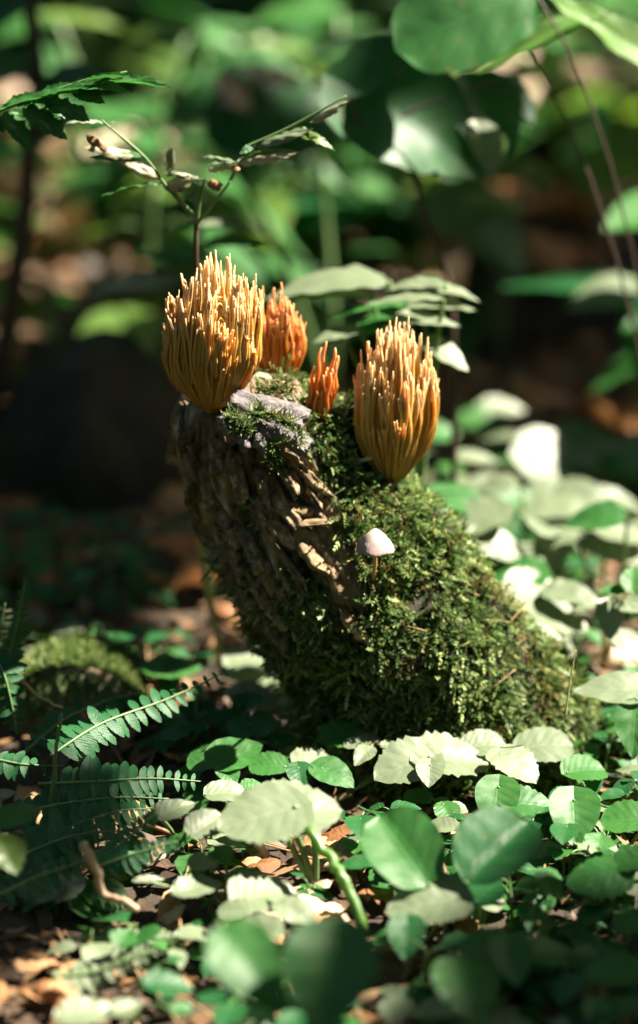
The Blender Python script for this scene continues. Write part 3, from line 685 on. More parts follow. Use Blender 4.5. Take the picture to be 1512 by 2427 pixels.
coral('coral_fungus', 'smallest sparse orange coral fungus tuft standing between the two big clumps', 757, 992, -.004, 64, 142, 26, 4, M['fungus_orange'], lean=(.10, 0), flat=.8, base=.45, skirt=.1, tipvar=.5, core=.4, thick=.0008)
coral('coral_fungus', 'tall golden coral fungus clump rooted in green moss above the pale mushroom', 930, 1140, .004, 190, 338, 285, 5, M['fungus'], lean=(.03, 0), flat=.8, base=.14, skirt=.30, full=.5)

# ------------------------------------------------------------------ pale mushroom
def build_mushroom():
    p, n = stump_near(884, 1362); c = at(889, 1303, p[1] - .022)
    t = thing('mushroom', 'small pale pinkish bell-capped mushroom growing out of the moss', 'mushroom', p)
    m, tn, b, out = nodes('mushroom_cap'); 
    cc = ramp(tn, mathn(tn, 'ADD', attr(tn, 'h'), mathn(tn, 'MULTIPLY', noise(tn, 400, 3), .2)), [(.0, (.26, .17, .15)), (.5, (.36, .27, .25)), (1.0, (.42, .33, .30))])
    tn.links.new(cc, b.inputs['Base Color']); b.inputs['Roughness'].default_value = .55; b.inputs['Subsurface Weight'].default_value = .25; b.inputs['Subsurface Radius'].default_value = (.002, .0012, .001)
    k = px(c); R = 45 * k; H = 50 * k
    s = np.linspace(0, 1, 16); prof_r = R * s ** .80; prof_z = H * (1 - s ** 1.55) + H * .06 * np.exp(-(s / .12) ** 2)
    pr = np.concatenate([prof_r, R * np.array([.985, .90, .5, .12])]); pz = np.concatenate([prof_z, H * np.array([-.06, -.02, .10, .22])])
    ns = 48; th = np.linspace(0, 2 * PI, ns, endpoint=False); V = []
    for q, (a, z) in enumerate(zip(pr, pz)):
        wv = 1 + .030 * np.cos(th * 24) * min(1, q / 8) + .03 * np.sin(th * 3 + 1) * (q / len(pr))
        V.append(np.stack([a * wv * np.cos(th), a * wv * np.sin(th), z + .0004 * np.sin(th * 5) * (q > 10)], -1))
    V = np.concatenate(V); nr = len(pr); a, b_ = np.meshgrid(np.arange(nr - 1), np.arange(ns), indexing='ij'); b2 = (b_ + 1) % ns
    F = np.stack([a * ns + b_, (a + 1) * ns + b_, (a + 1) * ns + b2, a * ns + b2], -1).reshape(-1, 4)
    mb = MB(); mb.add(V + (c - p), None, F, h=np.repeat(np.clip(pz / H, 0, 1), ns)); cap = mb.build('cap', m, t)
    mb = MB(); mb.tube(bez((c - p) + np.array([0, 0, H * .25]), (c - p) * .5 + np.array([.001, -.002, .001]), (0, 0, -.004), 12), np.linspace(.0008, .0011, 12), 8); mb.build('stem', plain('mushroom_stem', (.45, .22, .12), .5), t)
build_mushroom()

# ------------------------------------------------------------------ leaves
def leaf_mesh(kind, seed, na=20, nc=8, fold=.18, droop=.15, ripple=.03, curl=0.0, twist=0.0):
    """length 1 along +Y from the base at the origin, facing +Z"""
    r = np.random.default_rng(seed); s = np.linspace(0, 1, na); t = np.linspace(-1, 1, nc + 1)
    lobe = 0.0; cren = 0.0; ncren = 0
    if kind == 'ovate': w_ = .34 * np.sin(PI * s ** .72) ** .85
    elif kind == 'lance': w_ = .17 * np.sin(PI * s ** .8) ** .8
    elif kind == 'oval': w_ = .40 * np.sqrt(np.maximum(0, 1 - (2 * s - 1) ** 2)) ** .9
    elif kind == 'round': w_ = .52 * np.sqrt(np.maximum(0, 1 - (2 * s - 1) ** 2)); lobe = .10; cren = .05; ncren = 7
    elif kind == 'heart': w_ = .50 * np.sin(PI * np.clip(s, 0, 1) ** .60) ** .80; lobe = .30
    elif kind == 'crenate': w_ = .52 * np.sin(PI * s ** .66) ** .62; lobe = .20; cren = .085; ncren = 8
    elif kind == 'clover': w_ = .50 * np.sin(PI * s ** 1.25) ** .9; lobe = -.0
    elif kind == 'pinna': w_ = .20 * (np.sin(PI * np.clip(s * .90 + .10, 0, 1)) ** .6) * (1.12 - .35 * s); cren = .06; ncren = 8
    elif kind == 'serrate': w_ = .30 * np.sin(PI * s ** .7) ** .9; cren = .13; ncren = 9
    elif kind == 'blade': w_ = .045 * np.sin(PI * np.clip(s * .9 + .1, 0, 1)) ** .5
    elif kind == 'oak': w_ = .30 * np.sin(PI * s ** .9) ** .7 * (1 + .28 * np.sin(s * 2 * PI * 4))
    S, Tt = np.meshgrid(s, t, indexing='ij'); Wd = np.repeat(w_[:, None], nc + 1, 1)
    if cren: 
        saw = (S * ncren) % 1.0; Wd = Wd * (1 + cren * (np.abs(Tt) > .9) * (1 - 2 * saw if kind == 'serrate' else np.cos(saw * 2 * PI)))
    Wd = Wd * (1 + .10 * (vn(S * 3, np.sign(Tt) * 2 + seed, 0, seed) - .5))
    X = Tt * Wd; Y = S - lobe * np.abs(Tt) ** 1.6 * (1 - S) ** 3.5
    if kind == 'clover': Y = Y - .10 * (S > .9) * (1 - np.abs(Tt))
    Z = fold * np.abs(X) - droop * S ** 2 + ripple * 2 * (fbm(X * 5 + seed, Y * 5, seed * .7, 2, 3) - .5) + ripple * .3 * np.sin(S * 26 - np.abs(Tt) * 5) * np.abs(Tt)
    Z = Z - curl * np.abs(Tt) ** 2 * Wd * 1.4
    if twist: a = twist * S; X, Z = X * np.cos(a) - Z * np.sin(a), X * np.sin(a) + Z * np.cos(a)
    V = np.stack([X, Y, Z], -1).reshape(-1, 3); m = nc + 1
    i, j = np.meshgrid(np.arange(na - 1), np.arange(nc), indexing='ij'); a = (i * m + j).ravel()
    F = np.stack([a, a + 1, a + m + 1, a + m], -1)
    return make_mesh('leaf_' + kind, V, [F], uv=np.stack([S.ravel(), (Tt.ravel() + 1) / 2], -1))
_lib = {}
def leaf(kind, mat, var, **kw):
    key = (kind, mat, var, tuple(sorted(kw.items())))
    if key not in _lib:
        me = leaf_mesh(kind, var * 13 + 5, **kw); me.materials.append(M[mat]); _lib[key] = me
    return _lib[key]
def leaf_matrix(base, L, head, pitch=0, roll=0, face=0):
    """head: compass direction of the tip in the ground plane (0 = +x, 90 = away from the stump's front), degrees; face: tilt towards -y"""
    h, p, r_, f = (math.radians(q) for q in (head, pitch, roll, face))
    a = np.array([math.cos(h) * math.cos(p), math.sin(h) * math.cos(p), math.sin(p)])
    n = np.array([math.sin(r_), -math.sin(f), math.cos(f)]); n = unit(n - np.dot(n, a) * a); s = np.cross(a, n)
    Mx = Matrix(((s[0], a[0], n[0], 0), (s[1], a[1], n[1], 0), (s[2], a[2], n[2], 0), (0, 0, 0, 1))) @ Matrix.Scale(L, 4)
    Mx.translation = Vector([float(q) for q in base]); return Mx
def tip_dir(Mx): return np.array((Mx.to_3x3() @ Vector((0, 1, 0))))

def plant(name, label, cat, leaves, root=None, group=None, stem='stem', stem_r=.0008, z=.035, leafname='leaf', trunk=None):
    """leaves: dicts u, v (middle of the leaf in view units), w (its length in view units), head, pitch, roll, kind, mat, z or Y"""
    items = []
    for i, q in enumerate(leaves):
        c = at(q['u'], q['v'], q['Y']) if 'Y' in q else atz(q['u'], q['v'], q.get('z', z))
        L = q['w'] * px(c)
        Mx = leaf_matrix((0, 0, 0), L, q.get('head', -90), q.get('pitch', -8), q.get('roll', 0), q.get('face', 16))
        b = c - tip_dir(Mx) * .5
        items.append((b, Mx, q))
    bs = np.array([it[0] for it in items])
    if root is None:
        r0 = bs.mean(0); r0 = np.array([r0[0], r0[1] + .004, 0])
    elif len(root) == 2: r0 = gpoint(*root)
    else: r0 = np.array(root, float)
    if len(root or ()) != 3: r0[2] = float(ground_z(r0[0], r0[1])) - .002
    t = thing(name, label, cat, r0, group)
    for k, (b, Mx, q) in enumerate(items):
        Mx = Matrix.Translation(Vector([float(a) for a in (b - r0)])) @ Mx
        kw = dict(q.get('shape', {}))
        link(leafname, leaf(q.get('kind', 'crenate'), q.get('mat', 'leaf'), q.get('var', k % 5), **kw), None, t, Mx)
        if q.get('stem', True):
            e = b - r0; d = tip_dir(Mx); d = d / np.linalg.norm(d)
            mid = np.array([e[0] * .35 - d[0] * .006, e[1] * .35 - d[1] * .006, e[2] * .75])
            mb = MB(); sr = q.get('sr', stem_r); mb.tube(bez((0, 0, 0), mid, e + d * .001, 9), np.linspace(sr * 1.2, sr * .8, 9), 6); mb.build('stalk', M[stem], t)
    return t
def lf(u, v, w, head=-90, pitch=-8, roll=0, kind='crenate', mat='leaf', **kw):
    d = dict(u=u, v=v, w=w, head=head, pitch=pitch, roll=roll, kind=kind, mat=mat); d.update(kw); return d

GC_ = 'ground cover plants in front of the stump'
# low plants right at the foot of the stump and in front of it
plant('ground_cover_plant', 'round scalloped deep green leaf and pale trefoil touching the foot of the mossy stump', 'plant', [lf(806, 1742, 108, 200, 5, -8, 'round', 'leaf'), lf(842, 1760, 56, 200, 0, 0, 'oval', 'leaf_pale'), lf(878, 1750, 48, 60, 10, 0, 'round', 'leaf_pale'), lf(922, 1766, 44, 0, 0, 0, 'oval', 'leaf_pale'), lf(862, 1788, 78, 235, -12, 0, 'ovate', 'leaf_pale')], (866, 1835), stem='straw')
plant('ground_cover_plant', 'broad pale double-winged scalloped leaf spread below the moss bank', 'plant', [lf(955, 1812, 150, 205, -6, 6, 'crenate', 'leaf_pale'), lf(1085, 1795, 170, 15, -2, -10, 'crenate', 'leaf_pale'), lf(1018, 1835, 70, -95, -20, 0, 'heart', 'leaf_pale')], (1020, 1880))
plant('ground_cover_plant', 'two oval grey-green leaves side by side against the moss bank', 'plant', [lf(1150, 1763, 104, 10, 8, 0, 'round', 'leaf_pale'), lf(1228, 1815, 118, -40, -14, 12, 'crenate', 'leaf_pale')], (1190, 1850))
plant('ground_cover_plant', 'single oval toothed grey-green leaf at the foot of the moss slope', 'plant', [lf(1292, 1762, 134, 5, 10, 0, 'round', 'leaf_pale', shape=dict(fold=.05))], (1300, 1800))
plant('ground_cover_plant', 'umbrella-like rounded leaf on a thin upright stalk beside litter', 'plant', [lf(1388, 1822, 106, 20, 4, -4, 'round', 'leaf', z=.03)], (1372, 1890))
plant('ground_cover_plant', 'small smooth bright green oval leaves in the dark gap under scalloped leaves', 'plant', [lf(992, 1888, 74, 175, 10, 0, 'oval', 'leaf', z=.02), lf(1060, 1922, 62, -70, -14, 0, 'round', 'leaf', z=.02), lf(1050, 1900, 44, 30, 5, 0, 'oval', 'leaf', z=.02), lf(1086, 1915, 48, 20, 0, 0, 'round', 'leaf_pale', z=.02)], (1040, 1945))
plant('ground_cover_plant', 'pair of heart-shaped emerald and pale leaves joined over the litter', 'plant', [lf(1176, 1908, 112, -100, -32, 0, 'heart', 'leaf', z=.032), lf(1262, 1904, 112, 5, 0, -8, 'crenate', 'leaf', z=.032), lf(1190, 1850, 60, 80, 5, 0, 'heart', 'leaf', z=.03), lf(1150, 1860, 50, 200, 0, 0, 'oval', 'leaf', z=.028)], (1215, 1975))
plant('ground_cover_plant', 'large heart leaf with its tip hanging towards the litter', 'plant', [lf(1362, 1945, 128, -93, -30, 0, 'heart', 'leaf', z=.032, shape=dict(fold=.25)), lf(1330, 1885, 60, 170, 5, 0, 'round', 'leaf', z=.03), lf(1400, 1890, 60, 20, 4, 0, 'crenate', 'leaf', z=.03)], (1360, 2000))
plant('ground_cover_plant', 'pale scalloped leaf by the litter strip beneath the heart leaf', 'plant', [lf(1482, 1938, 118, 170, 2, 0, 'round', 'leaf', z=.03)], (1490, 2000))
plant('ground_cover_plant', 'mid green rounded leaf on a bowed stalk above dark soil', 'plant', [lf(1410, 2072, 140, 190, -4, 10, 'crenate', 'leaf', z=.036, shape=dict(fold=-.15)), lf(1492, 2036, 86, 180, -10, 0, 'round', 'leaf', z=.04)], (1442, 2175), stem='stem')
plant('broadleaf_seedling', 'seedling with two large smooth upright oval leaves, one half whitened by sun', 'plant', [lf(958, 2010, 230, 128, 34, -18, 'oval', 'leaf', z=.050, shape=dict(fold=.30, droop=.12)), lf(1178, 2018, 236, 42, 26, 12, 'oval', 'leaf_dark', z=.050, shape=dict(fold=.55, droop=.05))], (1085, 2190), stem_r=.0012)
plant('ground_cover_plant', 'broad pale green scalloped leaf below the two-leaved seedling', 'plant', [lf(1002, 2138, 178, 185, -2, 0, 'crenate', 'leaf_pale', z=.035)], (1010, 2230))
plant('ground_cover_plant', 'cluster of tiny rounded leaves beside the seedling with big upright leaves', 'plant', [lf(1248, 2095, 54, 150, 0, 0, 'round', 'leaf'), lf(1296, 2085, 60, 20, 5, 0, 'round', 'leaf'), lf(1310, 2108, 66, -60, -10, 0, 'heart', 'leaf'), lf(1258, 2128, 40, 200, -10, 0, 'oval', 'leaf')], (1285, 2160))
plant('ground_cover_plant', 'deep green shaded leaf drooping near curled dry leaves', 'plant', [lf(962, 2228, 96, -95, -30, 0, 'heart', 'leaf_dark', z=.03)], (970, 2290))
plant('ground_cover_plant', 'dull green clump of five shaded leaves over black soil', 'plant', [lf(1140, 2240, 110, 175, 0, 0, 'crenate', 'leaf', z=.034), lf(1225, 2220, 60, 100, 5, 0, 'oval', 'leaf', z=.034), lf(1215, 2285, 110, -80, -28, 0, 'heart', 'leaf', z=.034), lf(1310, 2258, 106, 10, -4, 0, 'crenate', 'leaf', z=.034), lf(1388, 2262, 60, 0, 0, 0, 'round', 'leaf', z=.034)], (1240, 2350))
plant('ground_cover_plant', 'kidney-shaped bright shaded leaf with a deep notch above a fallen stick', 'plant', [lf(1110, 2352, 168, -80, -14, 6, 'heart', 'leaf', z=.04, shape=dict(fold=.1))], (1120, 2440), stem_r=.001)
plant('ground_cover_plant', 'dim scalloped leaves half lost in the shaded corner past the kidney leaf', 'plant', [lf(1440, 2300, 120, 170, 0, 0, 'crenate', 'leaf', z=.035), lf(1495, 2285, 70, 0, 0, 0, 'crenate', 'leaf', z=.035), lf(1415, 2400, 70, -90, -20, 0, 'heart', 'leaf', z=.03), lf(1500, 2395, 80, -60, 0, 0, 'heart', 'leaf', z=.03)], (1460, 2420))
plant('ground_cover_plant', 'narrow shaded leaf next to a slanting dead twig', 'plant', [lf(1490, 2190, 80, 175, 4, 0, 'round', 'leaf', z=.04)], (1490, 2260))
# left of the middle
plant('ground_cover_plant', 'two pale spoon-shaped leaves hanging beside the fern', 'plant', [lf(414, 1915, 116, 35, 14, 0, 'ovate', 'leaf_pale', z=.045), lf(490, 1952, 118, 45, 16, 8, 'oval', 'leaf_pale', z=.045)], (450, 2040), stem_r=.001)
plant('ground_cover_plant', 'pale oval leaf lying flat above the spoon-shaped pair', 'plant', [lf(534, 1876, 106, 15, 4, 0, 'oval', 'leaf_pale', z=.04), lf(600, 1865, 60, 30, 4, 0, 'round', 'leaf', z=.035)], (560, 1930))
plant('broadleaf_plant', 'wide pale three-lobed leaf held flat over ochre litter', 'plant', [lf(610, 1935, 200, 200, -6, -8, 'crenate', 'leaf_pale', face=22, z=.055, shape=dict(fold=.04, droop=.05)), lf(720, 1915, 190, 10, 0, 10, 'crenate', 'leaf_pale', z=.055, shape=dict(fold=.06, droop=.08)), lf(665, 1870, 130, 85, 12, 0, 'heart', 'leaf_pale', z=.055)], (745, 2110), stem_r=.0016)
plant('ground_cover_plant', 'emerald pointed leaf and scalloped leaf in shade beside the stump foot', 'plant', [lf(486, 1798, 92, 185, -6, 8, 'round', 'leaf', z=.03), lf(570, 1790, 116, 25, 4, 8, 'heart', 'leaf', z=.034, shape=dict(droop=-.15)), lf(545, 1838, 60, -60, -18, 0, 'heart', 'leaf', z=.03)], (530, 1880))
plant('ground_cover_plant', 'shaded green leaves with pale rims under the trefoil', 'plant', [lf(634, 1812, 90, 175, 6, 10, 'round', 'leaf', z=.03), lf(712, 1840, 66, -80, -20, 0, 'heart', 'leaf_dark', z=.03), lf(760, 1800, 110, 30, 0, -8, 'crenate', 'leaf_pale', z=.03), lf(800, 1838, 96, -30, -12, 0, 'heart', 'leaf', z=.03), lf(700, 1795, 50, 150, 10, 0, 'oval', 'leaf', z=.03)], (720, 1890))
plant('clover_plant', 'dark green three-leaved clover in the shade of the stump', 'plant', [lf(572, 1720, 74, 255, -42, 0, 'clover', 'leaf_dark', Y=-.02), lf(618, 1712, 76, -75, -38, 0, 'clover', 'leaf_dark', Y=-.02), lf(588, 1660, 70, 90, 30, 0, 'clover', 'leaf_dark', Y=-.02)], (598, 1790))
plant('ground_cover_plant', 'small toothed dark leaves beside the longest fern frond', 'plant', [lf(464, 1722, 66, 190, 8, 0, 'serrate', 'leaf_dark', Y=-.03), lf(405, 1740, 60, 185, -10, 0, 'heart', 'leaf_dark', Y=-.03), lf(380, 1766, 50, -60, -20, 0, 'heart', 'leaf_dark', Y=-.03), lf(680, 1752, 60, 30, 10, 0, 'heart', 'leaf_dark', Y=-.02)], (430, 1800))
plant('ground_cover_plant', 'emerald two-lobed leaf rising behind the fern tip', 'plant', [lf(372, 1580, 86, 170, 12, 0, 'crenate', 'leaf', Y=.07), lf(438, 1582, 80, 10, 12, 0, 'crenate', 'leaf', Y=.07), lf(400, 1620, 60, -90, -40, 0, 'heart', 'leaf', Y=.07)], (405, 1680))
plant('ground_cover_plant', 'shaded pointed leaves at the edge of the fern bed', 'plant', [lf(45, 1930, 120, 30, 14, 12, 'ovate', 'leaf', z=.06), lf(22, 2030, 100, -60, -20, 10, 'heart', 'leaf_bright', z=.06), lf(15, 1880, 50, 60, 10, 0, 'oval', 'leaf_pale', z=.05)], (20, 2120))
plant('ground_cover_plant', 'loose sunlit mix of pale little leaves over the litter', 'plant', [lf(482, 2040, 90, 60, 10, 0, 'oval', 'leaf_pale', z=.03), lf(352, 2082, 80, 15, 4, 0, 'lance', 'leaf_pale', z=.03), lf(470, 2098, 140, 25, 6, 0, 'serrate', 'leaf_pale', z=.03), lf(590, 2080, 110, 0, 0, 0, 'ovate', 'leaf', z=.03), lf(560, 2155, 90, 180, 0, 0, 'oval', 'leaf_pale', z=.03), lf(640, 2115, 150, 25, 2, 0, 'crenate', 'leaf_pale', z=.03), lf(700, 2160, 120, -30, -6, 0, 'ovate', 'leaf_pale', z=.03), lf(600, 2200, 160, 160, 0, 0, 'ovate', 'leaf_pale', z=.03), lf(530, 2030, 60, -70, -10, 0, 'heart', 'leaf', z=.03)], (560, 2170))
plant('ground_cover_plant', 'large blurred grey-green leaf pair looming low over the litter', 'plant', [lf(590, 2285, 260, -48, -30, 0, 'ovate', 'leaf', face=30, z=.075, shape=dict(fold=.2)), lf(775, 2340, 230, -100, -38, 0, 'heart', 'leaf', face=30, z=.075, shape=dict(fold=.25))], (700, 2420), stem_r=.0018)
plant('ground_cover_plant', 'sprawling pale leaflets low in the sunlit litter corner', 'plant', [lf(210, 2395, 170, 20, 4, 0, 'serrate', 'leaf_pale', z=.03), lf(300, 2385, 90, 40, 10, 0, 'ovate', 'leaf_pale', z=.03), lf(430, 2390, 60, 10, 0, 0, 'oval', 'leaf', z=.03), lf(400, 2330, 130, 10, -6, 0, 'ovate', 'leaf_dark', z=.03)], (330, 2420))
# right edge plants beside the stump
plant('leafy_weed', 'grey-green veined oval leaf leaning over litter beside the moss slope', 'plant', [lf(1462, 1628, 200, 180, 8, 14, 'ovate', 'leaf_pale', Y=-.03, shape=dict(fold=.12)), lf(1505, 1720, 150, -100, -40, 0, 'ovate', 'leaf', Y=-.05)], (1530, 1760), stem_r=.0014)
plant('leafy_weed', 'pale folded leaf on an upright stalk with smaller toothed leaves', 'plant', [lf(1446, 1462, 110, -92, -45, 0, 'ovate', 'leaf_pale', Y=.03, shape=dict(fold=.4)), lf(1452, 1398, 74, 190, 6, 0, 'serrate', 'leaf', Y=.03), lf(1500, 1370, 90, 80, 40, 0, 'ovate', 'leaf', Y=.03), lf(1400, 1432, 80, 200, 0, 0, 'serrate', 'leaf_pale', Y=.04), lf(1492, 1440, 80, -20, 0, 0, 'serrate', 'leaf_pale', Y=.03), lf(1495, 1530, 130, -40, -20, 0, 'ovate', 'leaf_pale', Y=.03)], (1432, 1600), stem='stem_pale')
WG = 'leaves mostly coloured glare-pale beside the moss slope'
# bank of sun-struck leaves behind the right slope of the stump
k_ = 0
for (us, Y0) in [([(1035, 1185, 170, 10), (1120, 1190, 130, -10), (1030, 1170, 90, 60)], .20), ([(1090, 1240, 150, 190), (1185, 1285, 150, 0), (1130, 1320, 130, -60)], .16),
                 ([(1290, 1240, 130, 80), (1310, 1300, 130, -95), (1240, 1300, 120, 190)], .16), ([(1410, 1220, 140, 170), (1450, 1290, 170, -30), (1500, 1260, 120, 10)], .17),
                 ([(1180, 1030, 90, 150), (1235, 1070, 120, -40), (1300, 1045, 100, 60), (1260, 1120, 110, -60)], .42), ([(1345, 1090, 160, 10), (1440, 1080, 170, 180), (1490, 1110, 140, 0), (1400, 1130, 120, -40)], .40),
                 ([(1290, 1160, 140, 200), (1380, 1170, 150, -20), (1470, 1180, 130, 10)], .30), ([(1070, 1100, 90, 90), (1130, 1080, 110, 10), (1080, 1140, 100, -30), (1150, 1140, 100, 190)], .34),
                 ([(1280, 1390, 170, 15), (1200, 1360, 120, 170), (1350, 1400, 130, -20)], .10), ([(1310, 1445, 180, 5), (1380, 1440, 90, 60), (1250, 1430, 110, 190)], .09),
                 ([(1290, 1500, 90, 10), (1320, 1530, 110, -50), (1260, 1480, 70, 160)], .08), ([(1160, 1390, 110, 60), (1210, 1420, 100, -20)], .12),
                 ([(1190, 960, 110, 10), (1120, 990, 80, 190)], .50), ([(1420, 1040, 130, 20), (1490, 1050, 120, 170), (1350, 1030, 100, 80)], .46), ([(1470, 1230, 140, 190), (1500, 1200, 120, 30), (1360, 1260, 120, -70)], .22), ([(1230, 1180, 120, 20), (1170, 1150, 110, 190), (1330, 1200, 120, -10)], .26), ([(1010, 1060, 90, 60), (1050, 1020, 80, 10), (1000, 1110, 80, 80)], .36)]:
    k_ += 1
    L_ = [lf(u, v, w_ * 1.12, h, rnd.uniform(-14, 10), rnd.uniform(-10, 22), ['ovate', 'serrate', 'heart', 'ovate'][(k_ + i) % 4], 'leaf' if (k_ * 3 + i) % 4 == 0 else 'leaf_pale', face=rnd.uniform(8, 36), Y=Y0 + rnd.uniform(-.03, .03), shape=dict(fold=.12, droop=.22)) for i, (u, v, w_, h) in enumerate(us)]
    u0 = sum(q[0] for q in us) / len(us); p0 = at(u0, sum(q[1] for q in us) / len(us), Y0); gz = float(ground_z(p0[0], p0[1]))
    plant('leafy_weed', 'leaf cluster mostly coloured glare-pale among others behind the moss slope', 'plant', L_, (p0[0], p0[1], gz), WG, stem_r=.0012)
# patch of white sunlit leaves between fern tip and stump
for (us, lab) in [([(600, 1560, 110, 20), (640, 1600, 120, -20), (560, 1590, 90, 180)], 'leaves coloured glare-pale close behind the dark left side of the stump'), ([(610, 1650, 100, 0), (660, 1680, 90, -50), (640, 1720, 70, -70), (560, 1640, 70, 170)], 'leaf rosette coloured glare-pale in the sun beside the clover')]:
    plant('ground_cover_plant', lab, 'plant', [lf(u, v, w_, h, 6, 0, 'crenate', 'leaf_pale', Y=.08 if v < 1620 else .05) for u, v, w_, h in us], (us[0][0], us[0][1] + 120))

# ------------------------------------------------------------------ ferns
def frond(label, pts, lens, n, nrm, mat='fern', cat='fern', kind='pinna', group=None, name='fern_frond', sweep=.25, wid=1.0, rr=.0006, tip=.25, root=None, droop=.2):
    """pts: points of the midrib (base to tip); lens: longest leaflet in metres; nrm: the way its upper face looks"""
    P = spline(pts, n * 2 + 2); base = np.array(pts[0]) if root is None else np.array(root)
    t = thing(name, label, cat, base, group)
    mb = MB(); mb.tube(P - base if root is None else np.concatenate([[np.zeros(3)], P - base]), np.linspace(rr * 1.4, rr * .5, len(P) + (root is not None)), 6); mb.build('midrib', M['stem'], t)
    tg = np.gradient(P, axis=0); tg /= np.linalg.norm(tg, axis=1)[:, None]
    for i in range(n):
        f = (i + .5) / n; p = P[2 * i + 1]; d = tg[2 * i + 1]; nn = unit(np.asarray(nrm) - np.dot(nrm, d) * d)
        L = lens * (min(1, .55 + f * 2.2) if f < .25 else 1) * (1 - (1 - tip) * max(0, (f - .3) / .7) ** 1.3) * rnd.uniform(.82, 1.1)
        for sg in (-1, 1):
            if rnd.random() < .04: continue                                  # a lost leaflet
            sd = np.cross(d, nn) * sg
            a = unit(sd + d * (sweep + rnd.uniform(-.13, .13)) + nn * rnd.uniform(-.4, .15)); n2 = unit(nn + rnd.uniform(-.2, .2) * d + sd * rnd.uniform(-.15, .15)); n2 = unit(n2 - np.dot(n2, a) * a); s2 = np.cross(a, n2)
            Mx = Matrix(((s2[0] * wid, a[0], n2[0], 0), (s2[1] * wid, a[1], n2[1], 0), (s2[2] * wid, a[2], n2[2], 0), (0, 0, 0, 1))) @ Matrix.Scale(L, 4)
            Mx.translation = Vector([float(q) for q in (p - base - nn * .0002 * sg)])
            link('leaflet', leaf(kind, mat, i % 4, na=14, nc=4, fold=.12, droop=droop, ripple=.02), None, t, Mx)
    return t
CF = (0.05, -.62, .78)
frond('longest fern frond arching from deep shade up towards the stump', [at(120, 1790, -.10), at(240, 1715, -.075), at(400, 1655, -.05), at(556, 1583, -.03)], .0138, 20, CF, wid=1.25, tip=.15)
frond('shaded fern frond lying level below the longest frond', [at(90, 1858, -.115), at(230, 1852, -.11), at(360, 1845, -.105), at(475, 1852, -.10)], .0142, 17, CF, wid=1.1, tip=.3)
frond('short fern frond reaching out of the dark behind the thin upright stalk', [at(-10, 1800, -.09), at(60, 1812, -.09), at(150, 1815, -.085)], .010, 7, CF, wid=1.4)
frond('lowest dark fern frond spreading over dead twigs', [at(40, 2010, -.15), at(150, 1965, -.14), at(270, 1925, -.13), at(360, 1915, -.12)], .0150, 15, CF, wid=1.15, tip=.3)
frond('small-leafleted fern frond slanting up to the pale spoon leaf', [at(215, 2050, -.17), at(280, 2005, -.165), at(350, 1945, -.16), at(372, 1920, -.155)], .0075, 14, CF, 'leaf', wid=1.3)
frond('small fern frond ending beside the pale elongated leaves', [at(215, 2060, -.18), at(300, 2030, -.18), at(380, 2005, -.175), at(450, 1985, -.17)], .0085, 14, CF, 'fern', wid=1.3)
frond('faded fern frond low over twigs in deep shade', [at(0, 2120, -.2), at(80, 2080, -.19), at(170, 2050, -.185), at(215, 2030, -.18)], .011, 9, CF, wid=1.3)
frond('dark fern frond squeezed between the level frond and the lowest frond', [at(30, 1930, -.125), at(150, 1905, -.12), at(280, 1890, -.115), at(400, 1893, -.11)], .0135, 16, CF, wid=1.1, tip=.3)
frond('dark fern frond crossing behind the thin upright stalk low in the bed', [at(-20, 2075, -.165), at(90, 2010, -.155), at(200, 1975, -.15), at(300, 1968, -.145)], .0130, 15, CF, wid=1.1, tip=.3)
frond('half-hidden fern frond rising behind the longest frond', [at(60, 1780, -.06), at(160, 1700, -.045), at(270, 1655, -.03), at(350, 1640, -.02)], .0115, 15, CF, wid=1.1, tip=.25)
frond('fern frond tip standing upright beside the small mossy log', [at(5, 1600, -.02), at(28, 1530, -.02), at(48, 1450, -.02), at(62, 1370, -.02)], .0095, 15, (-.5, -.8, .3), 'leaf', wid=1.2, sweep=.9)
frond('lit fern frond leaning out past the upright frond tip', [at(-60, 1640, -.0), at(-30, 1560, .0), at(0, 1490, .0), at(12, 1430, .0)], .0140, 10, (.2, -.85, .5), 'leaf_pale', wid=1.1)
frond('dark drooping fern frond hanging before the mossy log', [at(-20, 1540, -.04), at(10, 1600, -.045), at(30, 1680, -.05), at(40, 1740, -.055)], .0120, 9, (.3, -.9, .2), 'fern', wid=1.2)
frond('sunlit blurred fern frond lying across the litter near the front', [at(160, 2225, -.22), at(280, 2222, -.22), at(380, 2225, -.22), at(470, 2222, -.22)], .0095, 14, (0, -.5, .85), 'leaf_pale', wid=1.5)
frond('second blurred pale fern frond close to the litter corner', [at(120, 2318, -.25), at(220, 2305, -.25), at(320, 2270, -.25), at(380, 2250, -.25)], .0085, 12, (0, -.5, .85), 'leaf_pale', wid=1.5)

# ------------------------------------------------------------------ drooping toothed sprig, wilted plant and leaves above the fungi
def stalk(t, pts, r0, r1, mat, name='stem', n=16):
    p0 = np.array(t.location); mb = MB(); mb.tube(spline(pts, n) - p0, np.linspace(r0, r1, n), 7); return mb.build(name, M[mat], t)
def leaf_dir(t, base, tip, nrm, kind, mat, var=0, wid=1.0, **kw):
    p0 = np.array(t.location); a = np.asarray(tip) - np.asarray(base); L = np.linalg.norm(a); a = a / L
    n = unit(np.asarray(nrm, float)); n = unit(n - np.dot(n, a) * a); s = np.cross(a, n)
    Mx = Matrix(((s[0] * wid, a[0], n[0], 0), (s[1] * wid, a[1], n[1], 0), (s[2] * wid, a[2], n[2], 0), (0, 0, 0, 1))) @ Matrix.Scale(L, 4)
    Mx.translation = Vector([float(q) for q in (np.asarray(base) - p0)])
    return link('leaf', leaf(kind, mat, var, **kw), None, t, Mx)
Y1 = .03
